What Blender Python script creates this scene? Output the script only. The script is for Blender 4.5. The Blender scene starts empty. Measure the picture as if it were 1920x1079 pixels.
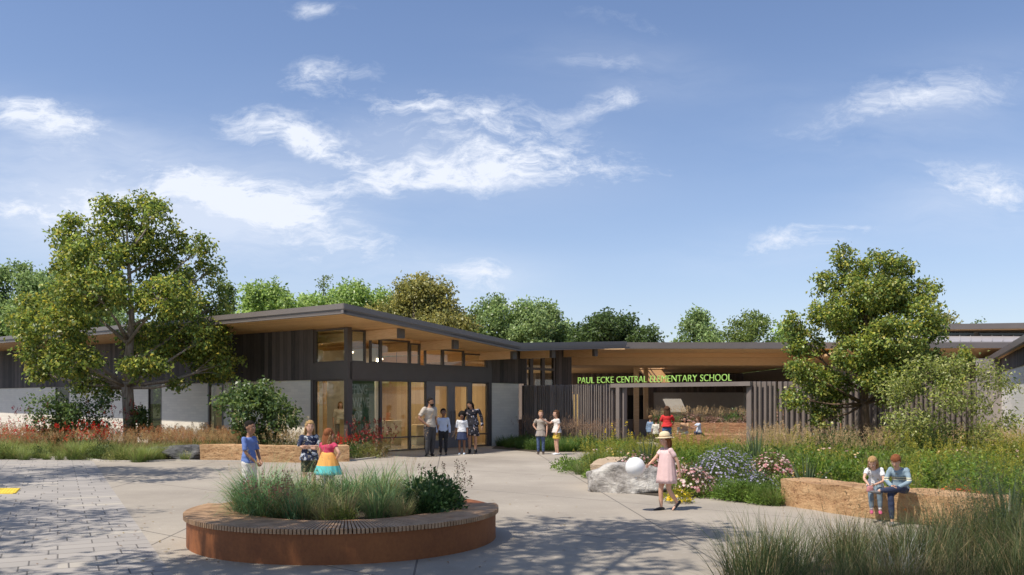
import bpy, bmesh, math, random
import numpy as np
from mathutils import Vector, Matrix, Euler, noise as mnoise

scene = bpy.context.scene
COL = scene.collection
F, HZ, CH = 1609.0, 755.0, 1.65          # focal length in photo pixels, horizon row, eye height

# ------------------------------------------------------------------ camera
cam = bpy.data.cameras.new('camera'); camo = bpy.data.objects.new('camera', cam); COL.objects.link(camo)
camo.location = (0, 0, CH); camo.rotation_euler = (math.radians(90), 0, 0)
cam.sensor_width = 36.0; cam.lens = 36.0 * F / 1920; cam.shift_y = (HZ - 539.5) / 1920
cam.clip_start = 0.05; cam.clip_end = 3000
scene.camera = camo
scene.view_settings.view_transform = 'Standard'; scene.view_settings.look = 'None'
scene.view_settings.exposure = 0.42; scene.view_settings.gamma = 1.0
scene.render.resolution_x = 1024; scene.render.resolution_y = 575

# ------------------------------------------------------------------ sun and sky
SH = Vector((0.455, 0.345, -1.0)).normalized()          # direction the sunlight travels
SUN_EL = math.asin(-SH.z); SUN_AZ = math.atan2(-SH.x, -SH.y)
sl = bpy.data.lights.new('sun', 'SUN'); sl.energy = 4.0; sl.angle = math.radians(0.5); sl.color = (1.0, 0.93, 0.82)
so = bpy.data.objects.new('sun', sl); COL.objects.link(so)
so.rotation_euler = SH.to_track_quat('-Z', 'Y').to_euler(); so.location = (-20, -15, 40)

world = bpy.data.worlds.new('World'); scene.world = world; world.use_nodes = True
def make_world():
    nt = world.node_tree; N = nt.nodes; L = nt.links; N.clear()
    out = N.new('ShaderNodeOutputWorld'); bg = N.new('ShaderNodeBackground'); L.new(bg.outputs[0], out.inputs[0])
    sky = N.new('ShaderNodeTexSky'); sky.sky_type = 'NISHITA'; sky.sun_disc = False
    sky.sun_elevation = SUN_EL; sky.sun_rotation = SUN_AZ; sky.air_density = 1.0; sky.dust_density = 0.9; sky.ozone_density = 2.4
    bg.inputs['Strength'].default_value = 0.148
    tc = N.new('ShaderNodeTexCoord'); sp = N.new('ShaderNodeSeparateXYZ'); L.new(tc.outputs['Generated'], sp.inputs[0])
    def m(op, a, b=None, c=None, clamp=False):
        n = N.new('ShaderNodeMath'); n.operation = op; n.use_clamp = clamp
        for i, v in enumerate((a, b, c)):
            if v is None: continue
            if isinstance(v, (int, float)): n.inputs[i].default_value = v
            else: L.new(v, n.inputs[i])
        return n.outputs[0]
    y = m('MAXIMUM', sp.outputs[1], 0.12)
    u = m('DIVIDE', sp.outputs[0], y); v = m('DIVIDE', sp.outputs[2], y)
    # warp
    cmb = N.new('ShaderNodeCombineXYZ'); L.new(u, cmb.inputs[0]); L.new(v, cmb.inputs[1])
    def noise(vec, sc, det, rough, sx=1, sy=1, w=0, rot=0.0):
        mp = N.new('ShaderNodeMapping'); mp.inputs['Scale'].default_value = (sx, sy, 1); mp.inputs['Location'].default_value = (w, w * .7, w * .3)
        mp.inputs['Rotation'].default_value = (0, 0, rot)
        L.new(vec, mp.inputs[0]); n = N.new('ShaderNodeTexNoise'); n.inputs['Scale'].default_value = sc
        n.inputs['Detail'].default_value = det; n.inputs['Roughness'].default_value = rough; L.new(mp.outputs[0], n.inputs['Vector']); return n
    wn = noise(cmb.outputs[0], 7, 3, .6)
    sub = N.new('ShaderNodeVectorMath'); sub.operation = 'SUBTRACT'; L.new(wn.outputs['Color'], sub.inputs[0]); sub.inputs[1].default_value = (.5, .5, .5)
    scl = N.new('ShaderNodeVectorMath'); scl.operation = 'MULTIPLY'; L.new(sub.outputs[0], scl.inputs[0]); scl.inputs[1].default_value = (.11, .06, 0)
    add = N.new('ShaderNodeVectorMath'); add.operation = 'ADD'; L.new(cmb.outputs[0], add.inputs[0]); L.new(scl.outputs[0], add.inputs[1])
    ws = N.new('ShaderNodeSeparateXYZ'); L.new(add.outputs[0], ws.inputs[0]); wu, wv = ws.outputs[0], ws.outputs[1]
    # cloud banks: centre (photo px), half-size px, tilt deg, weight
    banks = [(55, 205, 95, 32, -6, .8), (150, 235, 110, 26, -6, .4), (600, 140, 120, 40, 6, .62), (520, 245, 110, 34, -14, .75), (630, 285, 95, 24, -16, .6),
             (900, 225, 170, 38, -8, .65), (790, 185, 55, 18, 5, .6), (920, 330, 290, 34, 3, .66), (1000, 290, 150, 30, -6, .5), (1150, 185, 90, 24, 8, .6), (1130, 105, 130, 26, -14, .36),
             (120, 370, 220, 55, 0, .45), (60, 400, 190, 26, 0, .5), (400, 345, 170, 38, -16, .42), (560, 425, 150, 46, -22, .5), (500, 390, 120, 28, -5, .5), (905, 525, 75, 32, 0, .7), (600, 8, 65, 18, -6, .6), (1700, 195, 210, 52, 14, .58),
             (1860, 350, 160, 50, -4, .66), (1480, 452, 120, 24, 10, .5), (1150, 600, 90, 20, 5, .4), (970, 570, 30, 10, 0, .6), (700, 480, 150, 40, 0, .25),
             (300, 520, 420, 60, 0, .28), (260, 300, 260, 60, -10, .22), (800, 260, 330, 70, -4, .26), (700, 340, 160, 30, 12, .4), (1640, 420, 220, 50, 8, .24), (1850, 480, 160, 40, 5, .25), (1380, 620, 300, 30, 0, .22), (1200, 40, 260, 20, -10, .18)]
    tot = None
    for (cx, cy, rx, ry, tl, wt) in banks:
        cu, cv = (cx - 960) / F, (HZ - cy) / F; a = math.radians(tl); ca, sa = math.cos(a), math.sin(a)
        du = m('SUBTRACT', wu, cu); dv = m('SUBTRACT', wv, cv)
        A = m('MULTIPLY_ADD', du, ca * F / rx, m('MULTIPLY', dv, sa * F / rx))
        B = m('MULTIPLY_ADD', du, -sa * F / ry, m('MULTIPLY', dv, ca * F / ry))
        r2 = m('MULTIPLY_ADD', A, A, m('MULTIPLY', B, B))
        g = m('MULTIPLY', m('EXPONENT', m('MULTIPLY', r2, -.9)), wt)
        tot = g if tot is None else m('ADD', tot, g)
    n1 = noise(add.outputs[0], 12, 12, .72, .5, 1.7, 3.1, .16); n2 = noise(cmb.outputs[0], 3.2, 5, .55, .8, 1.6, 9.2, -.1)
    n3 = noise(add.outputs[0], 42, 7, .7, .75, 1.4, 5.7, .1); nn_ = m('MULTIPLY_ADD', n3.outputs[0], .42, m('MULTIPLY', n1.outputs[0], .72)); dens = m('MULTIPLY_ADD', tot, .80, m('MULTIPLY', m('SUBTRACT', nn_, .57), m('MULTIPLY_ADD', tot, 4.6, .5)))
    dens = m('ADD', dens, m('MULTIPLY', m('SUBTRACT', n2.outputs[0], .5), .5))
    mr = N.new('ShaderNodeMapRange'); mr.interpolation_type = 'SMOOTHSTEP'; L.new(dens, mr.inputs[0])
    mr.inputs[1].default_value = .08; mr.inputs[2].default_value = 1.30; mr.inputs[3].default_value = 0; mr.inputs[4].default_value = .95
    # a little pale air low over the horizon
    hz = m('MULTIPLY', m('EXPONENT', m('MULTIPLY', m('MAXIMUM', sp.outputs[2], 0.0), -7.5)), .52)
    veil = None
    for (cx, cy, rx, ry, tl, wt) in ((150, 400, 330, 95, -6, .62), (450, 360, 260, 60, -14, .45), (60, 240, 240, 60, -5, .32), (800, 290, 330, 90, -4, .30), (1720, 200, 260, 70, 12, .36), (1850, 370, 190, 70, 0, .42), (1180, 130, 200, 50, -8, .24), (560, 470, 260, 60, -10, .35), (1450, 470, 200, 40, 6, .26), (900, 530, 150, 50, 0, .3)):
        a = math.radians(tl); ca, sa = math.cos(a), math.sin(a); du = m('SUBTRACT', u, (cx - 960) / F); dv = m('SUBTRACT', v, (HZ - cy) / F)
        A = m('MULTIPLY_ADD', du, ca * F / rx, m('MULTIPLY', dv, sa * F / rx)); B = m('MULTIPLY_ADD', du, -sa * F / ry, m('MULTIPLY', dv, ca * F / ry))
        g = m('MULTIPLY', m('EXPONENT', m('MULTIPLY', m('MULTIPLY_ADD', A, A, m('MULTIPLY', B, B)), -1.0)), wt); veil = g if veil is None else m('ADD', veil, g)
    vn = noise(add.outputs[0], 6, 10, .62, .45, 2.2, 12.4, .14)
    veil = m('MULTIPLY', veil, m('MULTIPLY_ADD', vn.outputs[0], 3.4, -1.05, True))
    fac = m('MINIMUM', m('ADD', m('MAXIMUM', mr.outputs[0], hz), m('MULTIPLY', veil, .8)), .97)
    tint = N.new('ShaderNodeMix'); tint.data_type = 'RGBA'; tint.blend_type = 'MULTIPLY'; tint.inputs[0].default_value = 1
    L.new(sky.outputs[0], tint.inputs[6]); tint.inputs[7].default_value = (.68, .69, .76, 1)
    mx = N.new('ShaderNodeMix'); mx.data_type = 'RGBA'; L.new(fac, mx.inputs[0]); L.new(tint.outputs[2], mx.inputs[6]); mx.inputs[7].default_value = (4.5, 4.75, 5.3, 1)
    L.new(mx.outputs[2], bg.inputs['Color'])
make_world()

# ------------------------------------------------------------------ placing helpers
def G(px, py, z=0.0):                      # photo pixel of a point at height z -> world
    D = F * (CH - z) / (py - HZ); return Vector(((px - 960) / F * D, D, z))
def X(px, D): return (px - 960) / F * D
def PT(px, py, D): return Vector(((px - 960) / F * D, D, CH + (HZ - py) / F * D))

P0 = Vector((-5.17, 27.1, 0)); e1 = Vector((.639, .769, 0)).normalized(); e2 = Vector((-e1.y, e1.x, 0))
def s_on(px, o, d):                        # distance along line o + s*d where it crosses photo column px
    k = (px - 960) / F; return (k * o.y - o.x) / (d.x - k * d.y)

def tag(o, label=None, cat=None, group=None, kind=None):
    if label: o['label'] = label
    if cat: o['category'] = cat
    if group: o['group'] = group
    if kind: o['kind'] = kind
    return o
def thing(name, loc, label, cat, group=None, rz=0):
    o = bpy.data.objects.new(name, None); COL.objects.link(o); o.location = loc; o.rotation_euler = (0, 0, rz); o.empty_display_size = .2
    return tag(o, label, cat, group)
def origin_of(p):
    v = Vector((0, 0, 0))
    while p is not None: v += p.location; p = p.parent
    return v
def link_mesh(name, me, parent=None, mats=()):
    for m_ in (mats if isinstance(mats, (list, tuple)) else [mats]): me.materials.append(m_)
    o = bpy.data.objects.new(name, me); COL.objects.link(o)
    if parent is not None: o.parent = parent
    return o
def copy_tree(o, parent=None, loc=None, rz=None, sc=None):
    c = o.copy(); COL.objects.link(c); c.parent = parent
    if loc is not None: c.location = loc
    if rz is not None: c.rotation_euler = (0, 0, rz)
    if sc is not None: c.scale = sc if hasattr(sc, '__len__') else (sc, sc, sc)
    for ch in [q for q in o.children]: copy_tree(ch, c)
    return c

class MB:
    """collects faces; build() links them as one mesh object"""
    def __init__(s): s.v = []; s.f = []; s.m = []; s.sm = []
    def add(s, vs, fs, mi=0, smooth=False):
        b = len(s.v); s.v += [tuple(v) for v in vs]
        for f in fs: s.f.append([b + i for i in f]); s.m.append(mi); s.sm.append(smooth)
    def hexa(s, c, mi=0):                  # 8 corners: bottom loop 0-3, top loop 4-7
        s.add(c, [(3, 2, 1, 0), (4, 5, 6, 7), (0, 1, 5, 4), (1, 2, 6, 5), (2, 3, 7, 6), (3, 0, 4, 7)], mi)
    def fb(s, o, d, n, s0, s1, o0, o1, z0, z1, mi=0, z1b=None, z0b=None):   # box in a face frame
        z1b = z1 if z1b is None else z1b; z0b = z0 if z0b is None else z0b
        def q(a, b, z): p = o + d * a + n * b; return (p.x, p.y, z)
        s.hexa([q(s0, o1, z0), q(s1, o1, z0b), q(s1, o0, z0b), q(s0, o0, z0), q(s0, o1, z1), q(s1, o1, z1b), q(s1, o0, z1b), q(s0, o0, z1)], mi)
    def box(s, x0, x1, y0, y1, z0, z1, mi=0):
        s.hexa([(x0, y0, z0), (x1, y0, z0), (x1, y1, z0), (x0, y1, z0), (x0, y0, z1), (x1, y0, z1), (x1, y1, z1), (x0, y1, z1)], mi)
    def prism(s, poly, z0, z1, mi=0):
        n = len(poly); vs = [(p[0], p[1], z0) for p in poly] + [(p[0], p[1], z1) for p in poly]
        s.add(vs, [tuple(range(n))[::-1], tuple(range(n, 2 * n))] + [(i, (i + 1) % n, n + (i + 1) % n, n + i) for i in range(n)], mi)
    def loft(s, pts, rad, ref=(1, 0, 0), seg=10, mi=0, cap=True, round_=True, mod=None):
        pts = [Vector(p) for p in pts]; ref = Vector(ref); rings = []
        rad = [(r, r) if not hasattr(r, '__len__') else r for r in rad]
        if round_:
            t0 = (pts[1] - pts[0]).normalized(); t1 = (pts[-1] - pts[-2]).normalized()
            P = [pts[0] - t0 * min(rad[0]) * .85, pts[0] - t0 * min(rad[0]) * .5] + pts + [pts[-1] + t1 * min(rad[-1]) * .5, pts[-1] + t1 * min(rad[-1]) * .85]
            R = [(rad[0][0] * .4, rad[0][1] * .4), (rad[0][0] * .84, rad[0][1] * .84)] + rad + [(rad[-1][0] * .84, rad[-1][1] * .84), (rad[-1][0] * .4, rad[-1][1] * .4)]
            pts, rad = P, R
        vs = []; n = len(pts); b_prev = None
        for i, p in enumerate(pts):
            t = (pts[min(i + 1, n - 1)] - pts[max(i - 1, 0)])
            t = t.normalized() if t.length > 1e-9 else Vector((0, 0, 1))
            a = ref - t * ref.dot(t)
            if a.length < .15: r2 = Vector((0, 1, 0)) if b_prev is None else b_prev; a = r2 - t * r2.dot(t)
            a.normalize(); b = t.cross(a); b_prev = a
            for k in range(seg):
                an = 2 * math.pi * k / seg; mm = 1.0 if mod is None else mod(i / (n - 1), an)
                vs.append(p + a * (math.cos(an) * rad[i][0] * mm) + b * (math.sin(an) * rad[i][1] * mm))
        fs = []
        for i in range(n - 1):
            for k in range(seg): fs.append((i * seg + k, i * seg + (k + 1) % seg, (i + 1) * seg + (k + 1) % seg, (i + 1) * seg + k))
        if cap: fs.append(tuple(range(seg))[::-1]); fs.append(tuple(range((n - 1) * seg, n * seg)))
        s.add(vs, fs, mi, True)
    def ell(s, c, r, mi=0, seg=14, rings=9, M=None, nz=0, nsc=1.0, seed=0):
        c = Vector(c); vs = []
        for i in range(rings + 1):
            th = math.pi * i / rings
            for k in range(seg):
                ph = 2 * math.pi * k / seg
                d = Vector((math.sin(th) * math.cos(ph), math.sin(th) * math.sin(ph), math.cos(th)))
                q = 1 + (nz * mnoise.noise(d * nsc + Vector((seed, seed * .7, 0))) if nz else 0)
                p = Vector((d.x * r[0], d.y * r[1], d.z * r[2])) * q
                if M is not None: p = M @ p
                vs.append(c + p)
        fs = []
        for i in range(rings):
            for k in range(seg): fs.append((i * seg + k, (i + 1) * seg + k, (i + 1) * seg + (k + 1) % seg, i * seg + (k + 1) % seg))
        s.add(vs, fs, mi, True)
    def mesh(s, name, off=Vector((0, 0, 0))):
        me = bpy.data.meshes.new(name); me.from_pydata([(v[0] - off.x, v[1] - off.y, v[2] - off.z) for v in s.v], [], s.f)
        me.polygons.foreach_set('material_index', s.m); me.polygons.foreach_set('use_smooth', s.sm); me.update(); return me
    def build(s, name, mats, parent=None, world=True, bevel=0):
        off = origin_of(parent) if world else Vector((0, 0, 0))
        o = link_mesh(name, s.mesh(name, off), parent, mats)
        if bevel:
            b = o.modifiers.new('bevel', 'BEVEL'); b.width = bevel; b.segments = 2; b.limit_method = 'ANGLE'; b.angle_limit = math.radians(50)
        return o

# ------------------------------------------------------------------ materials
class NT:
    def __init__(s, name):
        s.mat = bpy.data.materials.new(name); s.mat.use_nodes = True; s.t = s.mat.node_tree; s.N = s.t.nodes; s.L = s.t.links
        s.b = s.N['Principled BSDF']; s.out = s.N['Material Output']
    def new(s, typ, **kw):
        n = s.N.new(typ)
        for k, v in kw.items(): setattr(n, k, v)
        return n
    def put(s, sock, v):
        if isinstance(v, (int, float)): sock.default_value = v
        elif isinstance(v, (tuple, list, Vector)): sock.default_value = (*v, 1) if (len(v) == 3 and sock.type == 'RGBA') else tuple(v)
        else: s.L.new(v, sock)
    def math(s, op, a, b=None, clamp=False):
        n = s.new('ShaderNodeMath', operation=op, use_clamp=clamp); s.put(n.inputs[0], a)
        if b is not None: s.put(n.inputs[1], b)
        return n.outputs[0]
    def obj(s): return s.new('ShaderNodeTexCoord').outputs['Object']
    def dot(s, vec, d):
        n = s.new('ShaderNodeVectorMath', operation='DOT_PRODUCT'); s.put(n.inputs[0], vec); s.put(n.inputs[1], d); return n.outputs['Value']
    def comb(s, x, y, z=0.0):
        n = s.new('ShaderNodeCombineXYZ'); s.put(n.inputs[0], x); s.put(n.inputs[1], y); s.put(n.inputs[2], z); return n.outputs[0]
    def noise(s, vec, sc, det=4, rough=.55, stretch=None):
        if stretch is not None:
            mp = s.new('ShaderNodeMapping'); mp.inputs['Scale'].default_value = stretch; s.put(mp.inputs[0], vec); vec = mp.outputs[0]
        n = s.new('ShaderNodeTexNoise'); s.put(n.inputs['Vector'], vec); n.inputs['Scale'].default_value = sc
        n.inputs['Detail'].default_value = det; n.inputs['Roughness'].default_value = rough; return n.outputs['Fac']
    def ramp(s, v, stops):
        n = s.new('ShaderNodeValToRGB'); s.put(n.inputs[0], v); el = n.color_ramp.elements
        while len(el) < len(stops): el.new(.5)
        for e, (p, c) in zip(el, stops): e.position = p; e.color = (*c, 1) if len(c) == 3 else c
        return n.outputs[0]
    def mix(s, f, a, b, bt='MIX'):
        n = s.new('ShaderNodeMix', data_type='RGBA', blend_type=bt); s.put(n.inputs[0], f); s.put(n.inputs[6], a); s.put(n.inputs[7], b); return n.outputs[2]
    def bump(s, h, st=.3, dist=.02):
        n = s.new('ShaderNodeBump'); n.inputs['Strength'].default_value = st; n.inputs['Distance'].default_value = dist; s.put(n.inputs['Height'], h)
        s.L.new(n.outputs[0], s.b.inputs['Normal'])
    def fin(s, col=None, rough=None, **kw):
        if col is not None: s.put(s.b.inputs['Base Color'], col)
        if rough is not None: s.put(s.b.inputs['Roughness'], rough)
        for k, v in kw.items(): s.put(s.b.inputs[k.replace('_', ' ')], v)
        return s.mat

def m_plain(name, c1, c2=None, sc=6, rough=.7, bump=.15, dist=.01, stretch=None, det=5, **kw):
    n = NT(name); c2 = c2 or tuple(x * .8 for x in c1); v = n.noise(n.obj(), sc, det, .6, stretch)
    if bump: n.bump(v, bump, dist)
    return n.fin(n.ramp(v, [(.32, c2), (.68, c1)]), rough, **kw)

def m_planks(name, c1, c2, w, d, grain=(1, 1, 1), rough=.6, gap=.02, gapc=.35, bump=.3, gs=9):
    """boards of width w laid side by side along direction d"""
    n = NT(name); P = n.obj(); u = n.math('DIVIDE', n.dot(P, d), w); fl = n.math('FLOOR', u); fr = n.math('FRACT', u)
    wn = n.new('ShaderNodeTexWhiteNoise', noise_dimensions='1D'); n.put(wn.inputs['W'], fl)
    g = n.noise(n.new('ShaderNodeVectorMath', operation='ADD').outputs[0], gs, 6, .62, grain)
    addn = [q for q in n.N if q.type == 'VECT_MATH' and q.operation == 'ADD'][0]
    n.put(addn.inputs[0], P); n.put(addn.inputs[1], wn.outputs['Color'])
    f = n.math('ADD', n.math('MULTIPLY', wn.outputs['Value'], .55), n.math('MULTIPLY', g, .6), True)
    col = n.ramp(f, [(.25, c2), (.8, c1)])
    ed = n.math('LESS_THAN', fr, gap); col = n.mix(ed, col, tuple(x * gapc for x in c2))
    n.bump(n.math('SUBTRACT', n.math('MULTIPLY', g, .4), ed), bump, .01)
    return n.fin(col, rough)

E12 = tuple(e1 + e2)
M = {}
def glass_mat(name, tint, refl=.08, rough=0.0):
    n = NT(name); tr = n.new('ShaderNodeBsdfTransparent'); tr.inputs[0].default_value = (*tint, 1)
    gl = n.new('ShaderNodeBsdfGlossy'); gl.inputs['Roughness'].default_value = rough
    ge = n.new('ShaderNodeNewGeometry'); dt = n.new('ShaderNodeVectorMath', operation='DOT_PRODUCT'); n.L.new(ge.outputs['Incoming'], dt.inputs[0]); n.L.new(ge.outputs['Normal'], dt.inputs[1])
    cs = n.math('SUBTRACT', 1.0, n.math('ABSOLUTE', dt.outputs['Value'])); f = n.math('ADD', n.math('MULTIPLY', n.math('POWER', cs, 5.0), .5), refl, True); mx = n.new('ShaderNodeMixShader'); n.L.new(f, mx.inputs[0]); n.L.new(tr.outputs[0], mx.inputs[1]); n.L.new(gl.outputs[0], mx.inputs[2])
    n.L.new(mx.outputs[0], n.out.inputs[0]); return n.mat
def emit_mat(name, c, st):
    n = NT(name); return n.fin(c, .5, Emission_Color=(*c, 1), Emission_Strength=st)
def block_mat(name, c, mortar, bw=.4, bh=.1, rough=.85):
    n = NT(name); P = n.obj(); sp = n.new('ShaderNodeSeparateXYZ'); n.put(sp.inputs[0], P)
    v = n.comb(n.dot(P, E12), sp.outputs[2]); br = n.new('ShaderNodeTexBrick'); n.put(br.inputs['Vector'], v)
    br.inputs['Color1'].default_value = (*c, 1); br.inputs['Color2'].default_value = (*[x * .9 for x in c], 1); br.inputs['Mortar'].default_value = (*mortar, 1)
    br.inputs['Scale'].default_value = 1; br.inputs['Brick Width'].default_value = bw; br.inputs['Row Height'].default_value = bh; br.inputs['Mortar Size'].default_value = .006; br.inputs['Mortar Smooth'].default_value = .3
    ns = n.noise(P, 1.3, 6); col = n.mix(n.math('MULTIPLY', ns, .35), br.outputs[0], tuple(x * .6 for x in c))
    n.bump(n.math('ADD', n.math('MULTIPLY', br.outputs['Fac'], -1.0), n.math('MULTIPLY', n.noise(P, 60, 3), .3)), .4, .006)
    return n.fin(col, rough)
def foliage_mat(name, trans=.35, rough=.5):
    n = NT(name); at = n.new('ShaderNodeAttribute', attribute_name='Col')
    hs = n.new('ShaderNodeHueSaturation'); hs.inputs['Value'].default_value = 1.5; hs.inputs['Hue'].default_value = .49; hs.inputs['Saturation'].default_value = 1.1; n.L.new(at.outputs['Color'], hs.inputs['Color'])
    n.L.new(at.outputs['Color'], n.b.inputs['Base Color']); n.b.inputs['Roughness'].default_value = rough
    n.b.inputs['Specular IOR Level'].default_value = .35
    tl = n.new('ShaderNodeBsdfTranslucent'); n.L.new(hs.outputs[0], tl.inputs[0])
    mx = n.new('ShaderNodeMixShader'); mx.inputs[0].default_value = trans; n.L.new(n.b.outputs[0], mx.inputs[1]); n.L.new(tl.outputs[0], mx.inputs[2])
    n.L.new(mx.outputs[0], n.out.inputs[0]); return n.mat

M['soffit'] = m_planks('soffit_wood', (.88, .56, .27), (.72, .42, .18), .14, tuple(e1), grain=(1, 1, 1), rough=.5, gapc=.55)
M['soffit2'] = m_planks('canopy_wood', (.90, .60, .32), (.76, .47, .22), .14, (0, 1, 0), grain=(.25, 3, 3), rough=.55, gapc=.6)
M['beamwood'] = m_plain('beam_wood', (.86, .58, .32), (.70, .44, .21), 5, .5, .1, stretch=(.8, .8, 9))
M['metal'] = m_plain('dark_bronze_metal', (.105, .085, .072), (.09, .072, .062), 2, .42, .02)
M['fascia'] = m_plain('grey_fascia_metal', (.185, .16, .145), (.165, .142, .13), 1.5, .38, .02)
M['capmetal'] = m_plain('beam_cap_metal', (.11, .10, .095), (.10, .09, .085), 2, .5, .02)
M['clad'] = m_planks('charred_wood_cladding', (.13, .105, .09), (.035, .03, .027), .22, E12, grain=(2.5, 2.5, .35), rough=.8, gap=.035, gapc=.25, bump=.5, gs=7)
M['block'] = block_mat('pale_block_wall', (.92, .84, .70), (.80, .72, .60))
M['blockw'] = block_mat('white_block_wall', (.92, .88, .80), (.72, .68, .6))
M['glass'] = glass_mat('window_glass', (.90, .92, .88), .07)
M['glassd'] = glass_mat('dark_window_glass', (.40, .42, .40), .06)
M['seam'] = m_plain('seamed_roof_metal', (.38, .35, .33), (.33, .30, .29), 1, .45, .02)
M['white'] = m_plain('white_plaster', (.78, .75, .69), (.72, .69, .63), 2, .8, .05)
M['intwood'] = m_planks('interior_wood_panelling', (.64, .47, .28), (.46, .30, .155), .30, E12, grain=(2, 2, .3), rough=.45)
M['palewood'] = m_plain('pale_wood', (.70, .56, .34), (.62, .48, .28), 3, .5, .05, stretch=(1, 1, 8))
M['greenwall'] = m_plain('green_graphic_wall', (.14, .22, .115), (.09, .16, .08), .8, .7, .03)
M['lettergrey'] = m_plain('pale_grey_lettering', (.42, .50, .40), None, 3, .6, 0)
M['intfloor'] = m_plain('interior_floor', (.40, .34, .26), (.34, .29, .22), 2, .25, .03)
M['doorgrey'] = m_plain('grey_door_metal', (.19, .17, .165), (.17, .155, .15), 2, .45, .02)
M['slat'] = m_plain('bronze_fence_metal', (.24, .20, .175), (.20, .165, .145), 1.5, .5, .05)
M['black'] = m_plain('black', (.012, .012, .012), None, 3, .5, .0)
# ================================================================== ground
def concrete_mat():
    n = NT('plaza_concrete'); P = n.obj()
    big = n.noise(P, .35, 5, .6); fine = n.noise(P, 55, 4, .7); mid = n.noise(P, 4, 5, .6)
    base = n.ramp(big, [(.3, (.25, .215, .175)), (.7, (.41, .36, .295))])
    base = n.mix(n.math('MULTIPLY', mid, .35), base, (.30, .27, .225))
    st = n.noise(P, 1.1, 8, .72); base = n.mix(n.ramp(st, [(.54, (0, 0, 0)), (.70, (.42, .42, .42))]), base, (.24, .205, .17))
    st2 = n.noise(P, 9, 6, .8); base = n.mix(n.ramp(st2, [(.60, (0, 0, 0)), (.66, (.5, .5, .5))]), base, (.56, .52, .46))
    sp = n.math('GREATER_THAN', fine, .60); base = n.mix(n.math('MULTIPLY', sp, .40), base, (.20, .17, .14))
    ed = None
    for (d, w, ph) in (((e1.x, e1.y, 0), 3.3, .35), ((.998, .07, 0), 3.1, .12)):
        u = n.math('ADD', n.math('DIVIDE', n.dot(P, d), w), ph); fr = n.math('FRACT', u)
        g = n.math('LESS_THAN', fr, .022 / w); ed = g if ed is None else n.math('MAXIMUM', ed, g)
    base = n.mix(n.math('MULTIPLY', ed, .8), base, (.09, .08, .07))
    n.bump(n.math('SUBTRACT', n.math('MULTIPLY', fine, .5), n.math('MULTIPLY', ed, 2.0)), .5, .006)
    return n.fin(base, .88)
def paver_mat():
    n = NT('grey_pavers'); P = n.obj(); c = Vector((-.468, .884, 0))
    v = n.comb(n.math('ADD', n.dot(P, (c.y, -c.x, 0)), 124.0), n.math('ADD', n.dot(P, tuple(c)), 62.0))
    br = n.new('ShaderNodeTexBrick'); n.put(br.inputs['Vector'], v); br.inputs['Scale'].default_value = 1
    br.inputs['Brick Width'].default_value = .62; br.inputs['Row Height'].default_value = .31; br.inputs['Mortar Size'].default_value = .009; br.inputs['Mortar Smooth'].default_value = .2
    br.inputs['Color1'].default_value = (.39, .355, .32, 1); br.inputs['Color2'].default_value = (.31, .285, .26, 1); br.inputs['Mortar'].default_value = (.10, .09, .08, 1); br.offset = .42; br.squash = .72; br.squash_frequency = 3
    br.inputs['Bias'].default_value = -.1
    cell = n.new('ShaderNodeTexWhiteNoise', noise_dimensions='3D')
    sn = n.new('ShaderNodeVectorMath', operation='SNAP'); n.put(sn.inputs[0], v); sn.inputs[1].default_value = (1.24, .31, 1); n.put(cell.inputs['Vector'], sn.outputs[0])
    pale = n.math('MULTIPLY', n.math('GREATER_THAN', cell.outputs['Value'], .93), .45)
    inb = n.math('SUBTRACT', 1.0, br.outputs['Fac']); col = n.mix(n.math('MULTIPLY', pale, inb), br.outputs[0], (.56, .50, .40))
    ns = n.noise(P, 2.2, 6); col = n.mix(n.math('MULTIPLY', ns, .45), col, (.26, .24, .225))
    n.bump(n.math('ADD', n.math('MULTIPLY', br.outputs['Fac'], -1.0), n.math('MULTIPLY', n.noise(P, 50, 3), .4)), .5, .008)
    return n.fin(col, .85)
def sheet(name, poly, z, mat, **kw):
    me = bpy.data.meshes.new(name); me.from_pydata([(p[0], p[1], z) for p in poly], [], [tuple(range(len(poly)))]); me.update()
    o = link_mesh(name, me, None, mat); return tag(o, kind='structure', **kw)
def gp(*pp): return [tuple(G(x, y)[:2]) for x, y in pp]
M['soil'] = m_plain('dark_soil', (.075, .055, .035), (.035, .028, .018), 8, .95, .6, .04)
M['farground'] = m_plain('dry_grass_ground', (.20, .19, .09), (.12, .13, .05), .4, .95, .2)
sheet('ground', [(-900, -300), (900, -300), (900, 1500), (-900, 1500)], 0, M['farground'])
sheet('plaza', [(-4.0, -8), (20, -8), (20, 34), (30, 70), (0, 70), (-14, 45), (-13.5, 27), (-11.8, 23.9), (-3.3, 8.2), (4.8, -8)][:0] or
      [(7.5, -8), (22, -8), (24, 70), (-2, 70), (-18, 45), (-14, 27.5), (-11.66, 23.9), (-3.25, 8.2), (5.35, -8)], .004, concrete_mat())
sheet('paver_path', [(5.35, -8), (-3.25, 8.2), (-11.66, 23.9), (-14, 27.5), (-40, 40), (-40, -8)], .004, paver_mat())
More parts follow.
